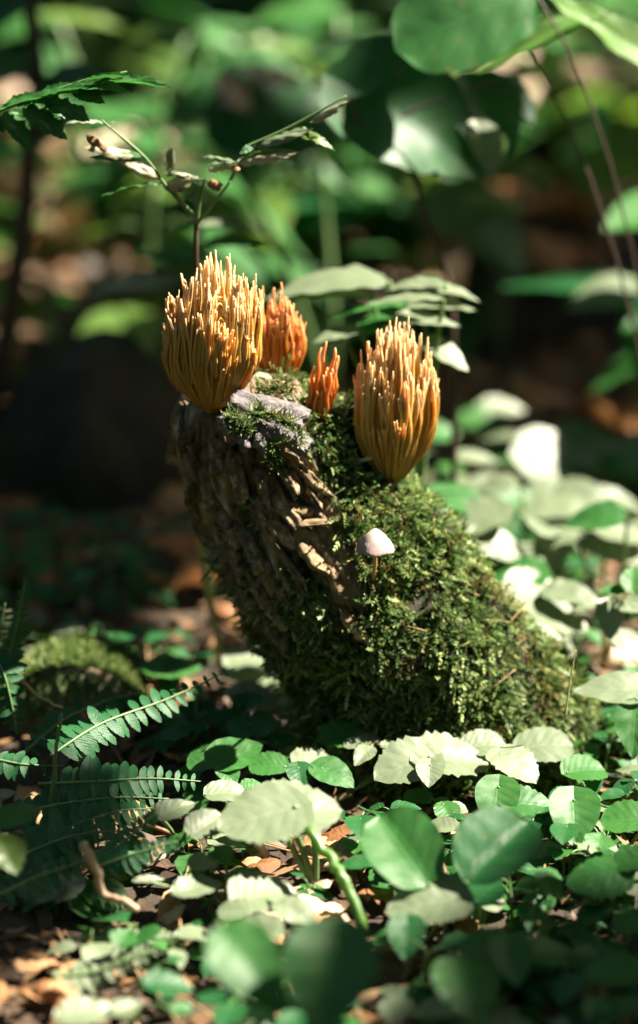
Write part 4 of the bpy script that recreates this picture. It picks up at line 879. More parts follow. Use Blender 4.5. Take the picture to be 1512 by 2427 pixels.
t = thing('toothed_sprig', 'overhanging green sprig with drooping toothed leaflets reaching in over pale blur', 'plant', (at(-330, 900, Y1)[0], Y1, float(ground_z(at(-330, 900, Y1)[0], Y1))))
stalk(t, [np.array(t.location), at(-330, 800, Y1), at(-260, 420, Y1), at(-120, 310, Y1), at(0, 262, Y1), at(110, 222, Y1), at(200, 190, Y1), at(300, 170, Y1)], .0012, .0004, 'stem')
for (b, e, nrm, wd) in [((10, 264), (76, 354), (.5, -.7, .5), 1.0), ((55, 250), (162, 324), (.4, -.7, .5), 1.0), ((105, 230), (214, 280), (.3, -.7, .6), 1.1), ((170, 212), (248, 240), (.2, -.7, .6), 1.0), ((-20, 272), (12, 312), (.4, -.7, .5), 1.0),
                    ((0, 258), (130, 212), (.1, -.35, .9), .55), ((80, 234), (215, 190), (.1, -.35, .9), .55), ((160, 212), (312, 204), (.1, -.4, .85), .5), ((220, 196), (400, 188), (.1, -.4, .85), .4), ((200, 192), (305, 168), (.1, -.3, .9), .35), ((40, 250), (150, 236), (.1, -.4, .9), .5), ((130, 222), (250, 214), (.1, -.4, .9), .5)]:
    leaf_dir(t, at(*b, Y1), at(*e, Y1 - .005), nrm, 'serrate', 'leaf', var=int(b[0]) % 5, wid=wd, fold=.3, droop=.1, ripple=.05)
# wilted plant behind the tall clump
Y2 = .045; root = gpoint(468, 1560); root = at(526, 1590, .12)
t = thing('wilted_seedling', 'thin stem with curled half-dead leaves rising behind the tallest coral fungus', 'plant', root)
stalk(t, [at(474, 1240, .10), at(466, 900, .07), at(464, 640, Y2), at(466, 520, Y2)], .0017, .0012, 'stem_dark')
stalk(t, [root, at(516, 1510, .115), at(490, 1400, .11), at(478, 1310, .105), at(474, 1240, .10)], .0022, .0017, 'stem_pale', 'lower_stem')
for pts in [[(466, 524), (428, 480), (385, 430), (340, 370), (240, 285)], [(466, 520), (440, 490), (412, 455)], [(466, 524), (474, 470), (486, 425)], [(466, 530), (500, 490), (545, 430)]]:
    stalk(t, [at(a, b, Y2 - .002 * i) for i, (a, b) in enumerate(pts)], .0011, .0006, 'stem', 'branch')
    
for (b, e, nrm, kind, mat, wd, cu) in [((330, 368), (206, 335), (.1, -.5, .8), 'ovate', 'wilt', .8, 1.2), ((250, 292), (160, 278), (0, -.3, 1), 'ovate', 'leaf_pale', .7, .4), ((255, 292), (272, 284), (0, -.3, 1), 'ovate', 'leaf_pale', 1, .4),
                                       ((345, 372), (215, 362), (0, -.7, .5), 'ovate', 'leaf', .55, .9), ((385, 425), (278, 372), (-.3, -.6, .4), 'lance', 'wilt', 1.3, 1.8), ((385, 436), (240, 442), (0, -.2, 1), 'lance', 'leaf', .5, .5),
                                       ((400, 420), (408, 358), (.4, -.9, .1), 'oval', 'leaf_pale', .9, .9), ((385, 440), (445, 412), (0, -.6, .7), 'oval', 'wilt', 1.2, 2.2), ((392, 405), (480, 412), (0, -.3, 1), 'ovate', 'leaf_pale', .6, 1.3),
                                       ((486, 425), (420, 402), (0, -.5, .8), 'lance', 'wilt', 1.0, 1.4), ((490, 400), (548, 390), (0, -.4, .9), 'ovate', 'wilt', .7, 1.6), ((490, 388), (560, 380), (0, -.3, .9), 'lance', 'leaf_pale', 1.2, .8),
                                       ((490, 428), (520, 440), (0, -.8, .3), 'oval', 'dry', 1.1, 2.0), ((540, 385), (560, 400), (0, -.8, .3), 'oval', 'dry', 1.0, 2.0), ((480, 370), (562, 372), (0, -.3, .9), 'lance', 'leaf_pale', 1.0, .8), ((560, 380), (700, 342), (0, -.5, .8), 'ovate', 'wilt', .8, 1.3), ((565, 384), (690, 352), (0, -.9, .3), 'ovate', 'leaf_bright', .6, .5),
                                       ((205, 322), (250, 350), (0, -.8, .4), 'oval', 'dry', .9, 1.6), ((410, 425), (430, 448), (0, -.9, .2), 'oval', 'leaf_pale', 1.0, 1.8)]:
    leaf_dir(t, at(*b, Y2), at(*e, Y2 - .008), nrm, kind, mat, var=int(b[0]) % 4, wid=wd * .55, fold=.2, droop=.15, ripple=.06, curl=cu * .25)
for (b, c, e, m2) in [((580, 350), (690, 300), (820, 228), 'stem'), ((545, 430), (560, 400), (600, 345), 'stem')]:
    stalk(t, [at(*b, Y2), at(*c, Y2), at(*e, Y2)], .0009, .0005, m2, 'branch')
for (b, e, nrm, kind, mat, wd, cu) in [((600, 345), (735, 292), (-.1, -.6, .8), 'ovate', 'leaf_pale', .75, 1.0), ((735, 292), (820, 230), (-.3, -.5, .6), 'lance', 'wilt', .9, 1.8), ((690, 305), (795, 345), (0, -.5, .8), 'ovate', 'leaf_bright', .8, .3), ((600, 345), (570, 362), (0, -.8, .3), 'ovate', 'leaf_dark', 1.2, .2), ((740, 290), (800, 260), (0, -.8, .4), 'lance', 'dry', .8, 1.5)]:
    leaf_dir(t, at(*b, Y2), at(*e, Y2 - .006), nrm, kind, mat, var=int(b[0]) % 4, wid=wd * .55, fold=.2, droop=.12, ripple=.06, curl=cu * .25)
# yellowish stalk behind the stump, thin upright stalk among the ferns
def stalk_thing(name, label, cat, pts, r0, r1, mat, n=18):
    t = thing(name, label, cat, pts[0]); stalk(t, pts, r0, r1, mat); return t
def single(name, label, cat, pts, r0, r1, mat, group=None, n=18, sides=7):
    p0 = np.array(pts[0], float); mb = MB(); P = spline(pts, n) - p0; P = P + rng.normal(0, r0 * .25, P.shape)
    mb.tube(P, np.linspace(r0, r1, n), sides); o = mb.build(name, M[mat]); o.location = Vector([float(q) for q in p0]); return tag(o, label, cat, group)
single('grass_stalk', 'thin dull green stalk standing upright among dark ferns', 'stalk', [at(100, 2050, -.12), at(122, 1880, -.12), at(136, 1760, -.12), at(146, 1690, -.12)], .0011, .0008, 'stem')
single('grass_stalk', 'thin straw-coloured stalk leaning from the mossy log to the fern', 'stalk', [at(40, 1600, -.02), at(90, 1648, -.02), at(155, 1682, -.03)], .0009, .0007, 'stem_pale')
single('forked_twig', 'pale bleached bent twig lying below the ferns', 'twig', [at(200, 2000, -.20), at(215, 2030, -.20), at(235, 2085, -.20), at(255, 2125, -.20), at(285, 2135, -.205), at(325, 2150, -.21)], .0022, .0016, 'dry_pale')
single('fallen_stick', 'blurred brown stick lying across the soil under the kidney leaf', 'stick', [gpoint(780, 2422) + [0, 0, .008], gpoint(900, 2412) + [0, 0, .010], gpoint(1050, 2400) + [0, 0, .010], gpoint(1210, 2392) + [0, 0, .008]], .003, .002, 'twig')
single('dead_twig', 'slanting dead twig beside the umbrella-shaped leaf over dark soil', 'twig', [gpoint(1380, 2210), gpoint(1440, 2170) + [0, 0, .012], gpoint(1520, 2100) + [0, 0, .02]], .0014, .001, 'twig')
single('dead_twig', 'short reddish twig under the drooping narrow leaf', 'twig', [gpoint(1360, 2210), gpoint(1430, 2165) + [0, 0, .006]], .0015, .001, 'twig')
single('plant_stalk', 'pale green thick stalk slanting down from the wide three-lobed leaf', 'stalk', [at(728, 1960, -.19), at(780, 2030, -.20), at(820, 2090, -.21), at(862, 2200, -.22)], .0022, .0026, 'grass')
single('grass_straw', 'fine reddish grass stem arching beside the moss slope', 'straw', [at(1255, 1600, -.01), at(1240, 1500, .0), at(1215, 1430, .005), at(1205, 1390, .01)], .0004, .0003, 'straw')
single('grass_straw', 'fine upright straw rising from the foot of the moss slope', 'straw', [at(1340, 1700, -.06), at(1350, 1620, -.06), at(1365, 1540, -.06)], .0005, .0003, 'stem_pale')

# ------------------------------------------------------------------ small mossy log at the left
def build_log():
    c = at(172, 1640, .05); R = .033; n = 40; m = 26; Lh = .045
    t = thing('mossy_log', 'low dark log end capped with bright upright moss beside the ferns', 'log', (c[0], c[1], 0.0)); p0 = np.array(t.location)
    th = np.linspace(0, 2 * PI, n, endpoint=False); V = []
    ys = np.concatenate([[0, 0, 0], np.linspace(0, Lh, m - 3)]); fr = np.concatenate([[.02, .5, .88], np.ones(m - 3)])
    X = []; 
    for k in range(m):
        a = fr[k]; x = c[0] + R * 1.02 * a * np.cos(th); z = c[2] - .012 + R * .80 * a * np.sin(th); y = np.full(n, c[1] + ys[k]) + .004 * (vn(np.cos(th) * 4, np.sin(th) * 4, a * 5, 3) - .5)
        d = .006 * (fbm(np.cos(th) * 3, np.sin(th) * 3, ys[k] * 40, 3, 8) - .5) * a; V.append(np.stack([x + d * np.cos(th), y, z + d * np.sin(th)], -1))
    V = np.array(V); a, b = np.meshgrid(np.arange(m - 1), np.arange(n), indexing='ij'); b2 = (b + 1) % n
    F = np.stack([a * n + b, a * n + b2, (a + 1) * n + b2, (a + 1) * n + b], -1).reshape(-1, 4)
    link('wood', make_mesh('log_wood', (V - p0).reshape(-1, 3), [F]), M['bark'], t)
    r = np.random.default_rng(5); q = 5200; tt = r.uniform(.02, PI - .02, q); yy = r.random(q) ** 1.4 * Lh
    P = np.stack([c[0] + R * 1.03 * np.cos(tt), c[1] + yy, c[2] - .012 + R * .82 * np.sin(tt)], -1); Nn = np.stack([np.cos(tt), np.full(q, -.25), np.sin(tt) * 1.2], -1); Nn /= np.linalg.norm(Nn, axis=1)[:, None]
    o = link('moss', moss_mesh('log_moss', P - p0, Nn, .0058, 1.6, 12, .06), M['moss'], t); tag(o, kind='stuff')
    q = 700; tt = r.uniform(.15, PI - .15, q); rr = R * r.uniform(.55, 1, q)
    P = np.stack([c[0] + rr * np.cos(tt), np.full(q, c[1] - .001), c[2] - .012 + rr * .8 * np.sin(tt)], -1); Nn = np.stack([np.cos(tt) * .2, np.full(q, -1.0), np.full(q, .2)], -1); Nn /= np.linalg.norm(Nn, axis=1)[:, None]
    o = link('moss_fringe', moss_mesh('log_fringe', P - p0, Nn, .006, .4, 13, .1, down=(0, 0, -1.2)), M['moss'], t); tag(o, kind='stuff')
build_log()

# ------------------------------------------------------------------ boulder and fallen log in the shade behind
def blob(name, label, cat, c, r, seed, mat, amp=.18, n=48):
    t = np.linspace(0, PI, n); f = np.linspace(0, 2 * PI, n * 2, endpoint=False); A, B = np.meshgrid(t, f, indexing='ij')
    D = np.stack([np.sin(A) * np.cos(B), np.sin(A) * np.sin(B), np.cos(A)], -1)
    k = 1 + amp * 2 * (fbm(D[..., 0] * 2 + seed, D[..., 1] * 2, D[..., 2] * 2, 4, seed) - .5)
    V = (D * k[..., None] * np.asarray(r)).reshape(-1, 3); m = n * 2
    i, j = np.meshgrid(np.arange(n - 1), np.arange(m), indexing='ij'); j2 = (j + 1) % m
    F = np.stack([i * m + j, (i + 1) * m + j, (i + 1) * m + j2, i * m + j2], -1).reshape(-1, 4)
    o = link(name, make_mesh(name, V, [F]), mat); o.location = Vector([float(q) for q in c]); return tag(o, label, cat)
b0 = at(225, 1120, .52)
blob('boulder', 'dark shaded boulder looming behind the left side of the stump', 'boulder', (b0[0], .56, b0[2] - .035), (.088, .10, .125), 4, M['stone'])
def fallen_log():
    a, b = at(1085, 800, 1.0), at(1720, 770, 1.15); R = .10
    t = thing('fallen_log', 'thick dark fallen log in deep shade with orange litter on top', 'log', (a[0], a[1], 0)); p0 = np.array(t.location)
    P = spline([a, (a + b) / 2 + [0, 0, .012], b], 30); mb = MB(); n = 30
    th = np.linspace(0, 2 * PI, n, endpoint=False); V = []
    for k, p in enumerate(P):
        rr = R * (1.0 if k > 1 else [.2, .92][k]) * (1 + .16 * (fbm(np.cos(th) * 2, np.sin(th) * 2, k * .35, 3, 77) - .5)); V.append(np.stack([np.full(n, p[0]), p[1] + rr * np.cos(th), p[2] + rr * np.sin(th)], -1))
    V = np.concatenate(V) - p0; i, j = np.meshgrid(np.arange(29), np.arange(n), indexing='ij'); j2 = (j + 1) % n
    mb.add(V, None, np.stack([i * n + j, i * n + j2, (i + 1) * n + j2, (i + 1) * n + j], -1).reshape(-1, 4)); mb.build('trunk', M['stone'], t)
    mb = MB(); mb.tube(spline([a + [.22, -.09, .0], a + [.26, -.16, .03], a + [.27, -.22, .07]], 8) - p0, np.linspace(.018, .010, 8), 8); mb.build('branch_stub', M['stone'], t)
    return P, R
LP, LR = fallen_log()

# ------------------------------------------------------------------ plants behind the stump, one by one
def bgplant(name, label, L_, root, stem='stem', sr=.0015, group=None):
    return plant(name, label, 'plant', L_, root, group, stem, sr)
R3 = lambda u, v, Y: (at(u, v, Y)[0], Y, float(ground_z(at(u, v, Y)[0], Y)))
t = bgplant('heart_leaf_plant', 'plant with broad heart-shaped dark leaves barred by sun on a bent dark stem', [lf(1010, 285, 340, -15, -22, 0, 'heart', 'leaf_dark', face=48, Y=.22, shape=dict(fold=.22, droop=.35), stem=False), lf(1165, 290, 190, -50, -45, 10, 'heart', 'leaf_dark', face=50, Y=.24, stem=False), lf(1215, 240, 150, -30, -30, 0, 'heart', 'leaf_dark', Y=.27, stem=False), lf(1150, 345, 150, -55, -50, 20, 'ovate', 'leaf_pale', face=40, Y=.205, stem=False, shape=dict(fold=.3, droop=.2)), lf(1180, 345, 70, -80, -50, 0, 'ovate', 'leaf_bright', Y=.215, stem=False)], R3(1085, 900, .23))
stalk(t, [np.array(t.location), at(1075, 800, .23), at(1050, 620, .23), at(1010, 520, .225), at(975, 410, .22), at(890, 345, .215), at(838, 262, .21)], .0022, .0012, 'stem_dark')
stalk(t, [at(890, 345, .215), at(960, 270, .225), at(1120, 210, .245), at(1200, 190, .26)], .0009, .0006, 'stem_dark', 'branch')
bgplant('leafy_weed', 'plant holding long glossy leaves, mostly coloured glare-pale, just above the gap between the coral fungi', [lf(785, 650, 290, 185, 8, 8, 'ovate', 'leaf_pale', face=5, Y=.13, shape=dict(droop=.28, fold=.1)), lf(770, 698, 230, 180, 2, 0, 'lance', 'leaf_bright', face=5, Y=.12, shape=dict(droop=.1)), lf(985, 672, 150, 170, 2, 0, 'ovate', 'leaf_pale', face=5, Y=.13), lf(1060, 680, 150, 0, 6, -6, 'ovate', 'leaf_pale', face=5, Y=.13, shape=dict(droop=.3)), lf(1040, 718, 180, 5, 2, 0, 'ovate', 'leaf_pale', face=5, Y=.12), lf(930, 742, 170, 190, 0, 0, 'ovate', 'leaf', face=5, Y=.12), lf(900, 770, 150, 200, -8, 0, 'ovate', 'leaf', face=8, Y=.11), lf(1050, 832, 150, -20, -20, -10, 'ovate', 'leaf_pale', face=8, Y=.11), lf(790, 810, 70, 180, 0, 0, 'ovate', 'leaf_pale', face=5, Y=.12), lf(960, 705, 190, 175, 3, 5, 'lance', 'leaf_pale', face=5, Y=.10), lf(1010, 755, 170, 10, 2, 5, 'ovate', 'leaf_pale', face=6, Y=.10), lf(870, 725, 200, 185, 0, 5, 'lance', 'leaf', face=6, Y=.11), lf(800, 790, 120, 190, -4, 5, 'ovate', 'leaf_pale', face=8, Y=.10)], R3(960, 900, .14))
bgplant('leafy_weed', 'plant with a broad pale veined leaf overhanging the heart-leaved plant', [lf(1105, 30, 360, 195, -16, 12, 'oval', 'leaf', face=45, Y=.18, shape=dict(fold=.06, droop=.15)), lf(1060, 20, 240, 170, -4, -10, 'ovate', 'leaf', Y=.22)], (at(1640, 900, .20)[0], .20, 0), stem='stem_dark', sr=.0008)
t = thing('grass_tuft', 'wide yellow-green grass blade bending across under the pale veined leaf', 'grass', R3(1540, 900, .24))
leaf_dir(t, at(1700, 230, .24), at(1270, -10, .20), (.1, -.6, .7), 'lance', 'grass', wid=.62, fold=.15, droop=-.05); leaf_dir(t, at(1450, 20, .22), at(1130, 130, .20), (0, -.5, .8), 'lance', 'grass', wid=.6, fold=.2)
stalk(t, [R3(1540, 900, .24), at(1750, 500, .24), at(1700, 230, .24)], .001, .0006, 'stem')
bgplant('leafy_weed', 'plant with a sunlit pale leaf in front of the dark fallen log', [lf(1440, 690, 210, 200, -4, 10, 'ovate', 'leaf_pale', Y=.5, shape=dict(fold=.08)), lf(1500, 740, 110, -70, -40, 0, 'ovate', 'leaf_dark', Y=.5)], R3(1530, 900, .5))
bgplant('leafy_weed', 'plant whose slim pale leaf points away from the coral fungi in the blur', [lf(330, 660, 270, 190, 4, 6, 'lance', 'leaf_pale', Y=.40, shape=dict(droop=.2)), lf(420, 600, 160, 170, 10, 0, 'ovate', 'leaf', Y=.42)], R3(455, 900, .40))
bgplant('leafy_weed', 'two slim glossy leaves crossing behind the wilted seedling stem', [lf(530, 527, 120, 10, 4, 0, 'lance', 'leaf_pale', Y=.22), lf(550, 570, 160, 15, 8, 0, 'lance', 'leaf', Y=.22), lf(440, 535, 90, 180, 0, 0, 'lance', 'leaf', Y=.24)], R3(490, 900, .22), sr=.001)
bgplant('leafy_weed', 'broad teal-green leaf slanting behind the wilted seedling', [lf(680, 265, 420, 20, 14, 0, 'ovate', 'leaf_dark', face=45, Y=.62, shape=dict(fold=.05, droop=.1)), lf(560, 210, 330, 200, -10, 0, 'ovate', 'leaf', face=40, Y=.66, shape=dict(fold=.1))], R3(800, 900, .64), sr=.003)
bgplant('leafy_weed', 'plant with two bright green oval leaves before black shade', [lf(1165, 482, 165, 5, 2, 6, 'oval', 'leaf_bright', Y=.85), lf(1250, 405, 130, -5, 2, 0, 'oval', 'leaf_bright', Y=.95), lf(1170, 410, 90, 170, 2, 0, 'oval', 'leaf_bright', Y=.95)], R3(1190, 700, .9))
bgplant('leafy_weed', 'plant with long bright leaves against the darkest far shade', [lf(190, 35, 210, 5, 0, 8, 'lance', 'leaf_bright', Y=.9, shape=dict(fold=.05)), lf(385, 72, 190, 175, 2, 8, 'ovate', 'leaf_bright', Y=.9), lf(60, 60, 160, 200, -10, 8, 'ovate', 'leaf', Y=.95), lf(140, 150, 170, -30, -20, 0, 'ovate', 'leaf', Y=.95), lf(520, 95, 150, 10, -10, 0, 'ovate', 'leaf', Y=1.0)], R3(280, 500, .92), sr=.003)
bgplant('leafy_weed', 'arching plant with stacked green leaves filling the far blur', [lf(560, 60, 200, 10, 0, 8, 'lance', 'leaf', Y=1.1), lf(700, 30, 220, 190, 0, 8, 'ovate', 'leaf', Y=1.1), lf(690, 110, 240, 20, -6, 8, 'lance', 'leaf_bright', Y=1.05), lf(830, 90, 230, 185, -4, 8, 'lance', 'leaf_pale', Y=.9), lf(850, 140, 250, 10, 0, 8, 'ovate', 'leaf', Y=.95), lf(760, 170, 200, 190, 0, 6, 'ovate', 'leaf_bright', Y=1.0), lf(930, 160, 150, 0, -8, 6, 'ovate', 'leaf_bright', Y=1.0)], R3(780, 600, 1.0), sr=.003)
# leaning dark sapling stem
t = thing('sapling', 'dark slender sapling stem crossing the pale blur, base lost behind the boulder', 'sapling', R3(-30, 1150, .55))
stalk(t, [R3(-30, 1150, .55), at(-5, 900, .55), at(22, 760, .55), at(45, 600, .55), at(62, 480, .55), at(70, 340, .55), at(90, 200, .56), at(60, -60, .56)], .0085, .0055, 'stem_dark', 'trunk')
for (b, e, mt) in [((70, 340), (190, 250), 'leaf'), ((60, -20), (-60, 60), 'leaf_dark'), ((88, 200), (230, 160), 'leaf_dark'), ((75, 120), (-20, 170), 'leaf')]:
    leaf_dir(t, at(*b, .555), at(*e, .53), (0, -.5, .8), 'ovate', mt, fold=.1)

# ------------------------------------------------------------------ scattered growth
def template(nleaf, H, L, kinds, mats, seed, spread=.5, pair=False):
    r = random.Random(seed); parts = []
    mb = MB(); top = np.array([r.uniform(-.1, .1) * H, r.uniform(-.1, .1) * H, H])
    axis = bez((0, 0, -.004), (0, 0, H * .6), top, 10)
    mb.tube(axis, np.linspace(.03 * L + .0005, .012 * L + .0003, 10), 6); mb.V and None
    me = mb.mesh('weed_stem'); me.materials.append(M['stem']); parts.append(('stem', me, Matrix.Identity(4)))
    for i in range(nleaf):
        f = .35 + .65 * (i + 1) / nleaf; p = axis[min(9, int(f * 9))]; a = i * 137.5 + r.uniform(-25, 25)
        l = L * r.uniform(.7, 1.15); d = np.array([math.cos(math.radians(a)), math.sin(math.radians(a)), 0]); b = p + d * L * spread * r.uniform(.5, 1.1) + np.array([0, 0, L * r.uniform(-.05, .25)])
        mb = MB(); mb.tube(bez(p, (p + b) / 2 + np.array([0, 0, L * .12]), b, 6), np.full(6, .012 * L + .0002), 5); me = mb.mesh('stalk'); me.materials.append(M['stem']); parts.append(('stalk', me, Matrix.Identity(4)))
        parts.append(('leaf', leaf(r.choice(kinds), r.choice(mats), r.randrange(5), na=14, nc=6), leaf_matrix(b, l, a, r.uniform(-30, 14), r.uniform(-16, 16))))
    return parts
def put(parts, name, label, cat, loc, rz, sc, group):
    t = thing(name, label, cat, loc, group); t.rotation_euler = (0, 0, rz); t.scale = (sc, sc, sc)
    for nm, me, Mx in parts: link(nm, me, None, t, Mx)
    return t
big = [template(8, .16, .075, ['ovate', 'lance'], ['leaf', 'leaf', 'leaf_bright'], 11), template(7, .13, .085, ['ovate', 'heart'], ['leaf', 'leaf_dark'], 12), template(9, .20, .08, ['ovate', 'lance', 'ovate'], ['leaf_bright', 'leaf'], 13),
       template(6, .10, .07, ['oval', 'crenate'], ['leaf', 'leaf_pale'], 14), template(8, .15, .09, ['heart', 'ovate'], ['leaf_dark', 'leaf'], 15)]
biglab = ['blurred weed with pointed green leaves in the background undergrowth', 'blurred weed with broad dark leaves in the background undergrowth', 'tall blurred weed with yellow-green leaves in the background undergrowth', 'low blurred weed with rounded leaves in the background undergrowth', 'blurred weed with large heart leaves in the background undergrowth']
small = [template(5, .022, .019, ['round', 'crenate', 'serrate'], ['leaf', 'leaf_pale', 'leaf_dark'], 21), template(6, .028, .016, ['ovate', 'heart'], ['leaf', 'leaf_dark'], 22), template(3, .03, .022, ['clover', 'clover'], ['leaf', 'leaf_dark'], 23), template(8, .02, .011, ['oval', 'ovate'], ['leaf', 'leaf_dark'], 24)]
smalllab = ['small ground plant with scalloped leaves among others in the ground cover', 'small ground plant with smooth pointed leaves among others in the ground cover', 'small ground plant with three clover-like leaves among others in the ground cover', 'tiny ground plant with many round leaflets among others in the ground cover']
cnt = 0; tries = 0
while cnt < 150 and tries < 4000:
    tries += 1
    y = .45 + 4.6 * rnd.random() ** 1.5; hw = .135 * (y + 1.15); x = rnd.uniform(-hw - .08, hw + .08)
    u, v = proj((x, y, .10)); ug, vg = proj((x, y, 0))
    if 1040 < u < 1700 and .3 < y < 1.35: continue                      # before the fallen log
    if u < 470 and .30 < y < .75: continue                              # the boulder
    if 420 < u < 1080 and y < .75: continue                             # keep clear behind the fungi
    if v < -60: continue
    if 20 < u < 340 and 280 < v < 820 and y < 1.6: continue             # sunny opening
    if 1150 < u < 1480 and 60 < v < 320 and y < 1.7: continue
    k = rnd.choice([0, 0, 1, 2, 2, 3, 4]); sc = rnd.uniform(.7, 1.25) * (1.0 if y < 1.6 else 1.35)
    put(big[k], 'leafy_weed', biglab[k], 'plant', (x, y, float(ground_z(x, y))), rnd.uniform(0, 6.28), sc, ['pointed-leaved weeds behind', 'broad dark-leaved weeds behind', 'tall yellow-green weeds behind', 'low round-leaved weeds behind', 'heart-leaved weeds behind'][k]); cnt += 1
r2 = random.Random(77)
for q in range(90):                                                     # the undergrowth goes on to both sides
    y = r2.uniform(.35, 4.5); hw = .135 * (y + 1.15); x = r2.choice([-1, 1]) * (hw + r2.uniform(.12, .9)); k = r2.randrange(5)
    put(big[k], 'leafy_weed', biglab[k], 'plant', (x, y, float(ground_z(x, y))), r2.uniform(0, 6.28), r2.uniform(.7, 1.3), ['pointed-leaved weeds behind', 'broad dark-leaved weeds behind', 'tall yellow-green weeds behind', 'low round-leaved weeds behind', 'heart-leaved weeds behind'][k])
cnt = 0; tries = 0
while cnt < 280 and tries < 6000:
    tries += 1
    y = rnd.uniform(-.32, .5); hw = .135 * (y + 1.15); x = rnd.uniform(-hw - .02, hw + .02); u, v = proj((x, y, .02))
    if 560 < u < 1380 and -.09 < y < .10: continue
    if u < 480 and -.18 < y < -.02 and rnd.random() < .8: continue
    if u < 380 and y < -.18 and rnd.random() < .6: continue
    if u < 450 and y > .40: continue
    if u < 400 and -.12 < y < .10: continue
    if (730 < u < 900 and 2050 < v < 2270) or (u < 220 and v > 2270) or (400 < u < 690 and 1270 < v < 1530): continue
    k = rnd.randrange(4)
    put(small[k], 'ground_cover_plant', smalllab[k], 'plant', (x, y, float(ground_z(x, y))), rnd.uniform(0, 6.28), rnd.uniform(.55, 1.0), ['scalloped ground cover', 'smooth pointed ground cover', 'three-leaved ground cover', 'tiny round-leaved ground cover'][k]); cnt += 1

# ------------------------------------------------------------------ dry leaves, twigs, litter
dryl = [(k, v) for k in ('oak', 'ovate', 'oval', 'lance') for v in range(3)]
def dry_leaf(x, y, z, L, label, group, pale=False, **kw):
    k, v = rnd.choice(dryl); o = link('dry_leaf', leaf(k, 'dry_pale' if pale else 'dry', v, na=12, nc=6, fold=.25, droop=.3, ripple=.12, curl=.6 if v else -.4), None)
    o.matrix_world = leaf_matrix((x, y, z), L, rnd.uniform(0, 360), rnd.uniform(-15, 30), rnd.uniform(-35, 35)); return tag(o, label, 'leaf', group)
for q in range(230):
    y = -.32 + 3.4 * rnd.random() ** 1.7; hw = .135 * (y + 1.15); x = rnd.uniform(-hw, hw)
    u, v = proj((x, y, 0))
    if 640 < u < 1400 and -.06 < y < .09: continue
    far = y > .35
    dry_leaf(x, y, float(ground_z(x, y)) + rnd.uniform(.002, .010), rnd.uniform(.03, .06) * (1.2 if far else .75 if y > -.12 else .42), 'curled brown dead leaf lying in the blurred background litter' if far else 'curled brown dead leaf lying in the litter around the stump', 'far dead leaves' if far else 'near dead leaves')
for q in range(26):                                                    # orange leaves on the fallen log
    k = rnd.randrange(6, 29); p = LP[k]; a = rnd.uniform(.9, 2.2)
    dry_leaf(p[0], p[1] + LR * math.cos(a), p[2] + LR * math.sin(a) + .006, rnd.uniform(.04, .065), 'orange dead leaf resting on top of the dark fallen log', 'dead leaves on the fallen log')
for (u, v, L, Y, lab) in [(550, 158, .05, .62, 'pale dry leaf caught on the weed stacked behind the wilted seedling'), (715, 195, .055, .6, 'pinkish curled dry leaf caught beside the heart-leaved plant'), (735, 200, .04, .61, 'thin grey curled leaf next to the pinkish dry leaf')]:
    p = at(u, v, Y); dry_leaf(p[0], p[1], p[2], L, lab, None, True)
for (u, v, L) in [(150, 400, .14), (190, 430, .14), (110, 460, .10), (75, 560, .10), (230, 470, .1), (60, 520, .08), (1270, 160, .09), (1330, 200, .10), (1390, 230, .1), (1280, 250, .07)]:
    p = at(u, v, 1.4)
    dry_leaf(p[0], p[1], p[2] + .02, L, 'large pale dead leaf shining in the sunny background blur', 'pale dead leaves in the far sun', True)
for (u, v, L) in [(790, 2130, .028), (820, 2200, .03), (850, 2240, .022), (880, 2095, .022), (660, 2225, .02), (440, 2200, .018), (420, 2055, .014), (40, 2400, .018), (110, 2390, .016), (30, 2330, .014), (80, 2350, .015), (150, 2415, .016), (15, 2380, .016), (1490, 1640, .03), (1480, 1590, .03), (1440, 1560, .03), (1420, 1590, .028), (590, 2020, .02), (700, 2030, .026)]:
    p = gpoint(u, v); dry_leaf(p[0], p[1], p[2] + .010, L, 'small curled pale-brown dead leaf catching sun in the litter', 'sunlit dead leaves', v < 2300)
for (u, v, L) in [(520, 1345, .05), (490, 1330, .04), (590, 1470, .045), (620, 1500, .04), (560, 1420, .04), (540, 1500, .035), (330, 1400, .04), (180, 1405, .04), (640, 1540, .03), (420, 1420, .04)]:
    p = gpoint(u, v); dry_leaf(p[0], p[1], p[2] + .012, L, 'orange-brown dead leaf glowing behind the dark left flank of the stump', 'orange dead leaves behind the stump')
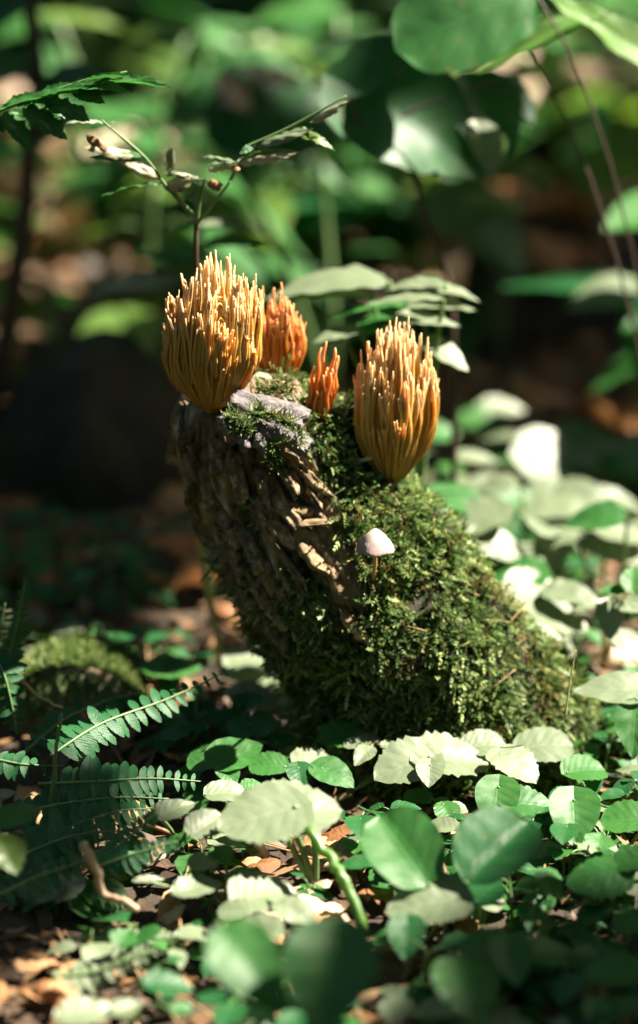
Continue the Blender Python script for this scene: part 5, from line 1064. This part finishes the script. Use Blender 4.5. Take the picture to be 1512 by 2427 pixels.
for q in range(70):
    y = rnd.uniform(-.34, .4); hw = .135 * (y + 1.15); x = rnd.uniform(-hw, hw); u, v = proj((x, y, 0))
    if 640 < u < 1400 and -.07 < y < .1: continue
    a = rnd.uniform(0, PI); L = rnd.uniform(.02, .07); z = float(ground_z(x, y)); d = np.array([math.cos(a), math.sin(a), 0]) * L / 2; p = np.array([x, y, z + .005])
    thin = rnd.random() < .6
    single('straw' if thin else 'dead_twig', 'thin straw lying loose in the litter around the stump' if thin else 'short brown dead twig lying loose in the litter around the stump', 'straw' if thin else 'twig',
           [p - d, p + [rnd.uniform(-.003, .003), rnd.uniform(-.003, .003), rnd.uniform(.002, .01)], p + d + [0, 0, rnd.uniform(0, .02)]], .0006 if thin else .0013, .0004 if thin else .0008, 'straw' if thin else 'twig', 'loose straws' if thin else 'loose twigs', n=8, sides=5)
def litter():
    n = 16000; r = np.random.default_rng(33); y = -.45 + 4.0 * r.random(n) ** 1.8; x = r.uniform(-1, 1, n) * (.24 * (y + 1.15) + .10); z = ground_z(x, y) + r.uniform(.0, .005, n)
    L = r.uniform(.004, .012, n) * (1 + np.clip(y, 0, 3)); a = r.uniform(0, 2 * PI, n); tl = r.normal(0, .35, (n, 2))
    d = np.stack([np.cos(a), np.sin(a), tl[:, 0]], -1); s = np.stack([-np.sin(a), np.cos(a), tl[:, 1]], -1) * r.uniform(.15, .5, n)[:, None]; C = np.stack([x, y, z], -1); L = L[:, None]
    V = np.stack([C - d * L, C + s * L + np.array([0, 0, .1]) * L, C + d * L * .9, C - s * L], 1).reshape(-1, 3); b = np.arange(n)[:, None] * 4
    m, t, bb, out = nodes('litter_fragments'); c = ramp(t, attr(t, 'rnd'), [(0, (.02, .012, .006)), (.5, (.09, .045, .016)), (.85, (.20, .10, .035)), (1, (.32, .22, .12))]); t.links.new(c, bb.inputs['Base Color']); bb.inputs['Roughness'].default_value = .7
    o = link('leaf_litter', make_mesh('leaf_litter', V, [b + np.array([[0, 1, 2, 3]])], attrs={'rnd': np.repeat(r.random(n), 4)}, smooth=False), m)
    tag(o, 'crumbled brown leaf litter strewn over the dark soil', 'litter', kind='stuff')
litter()
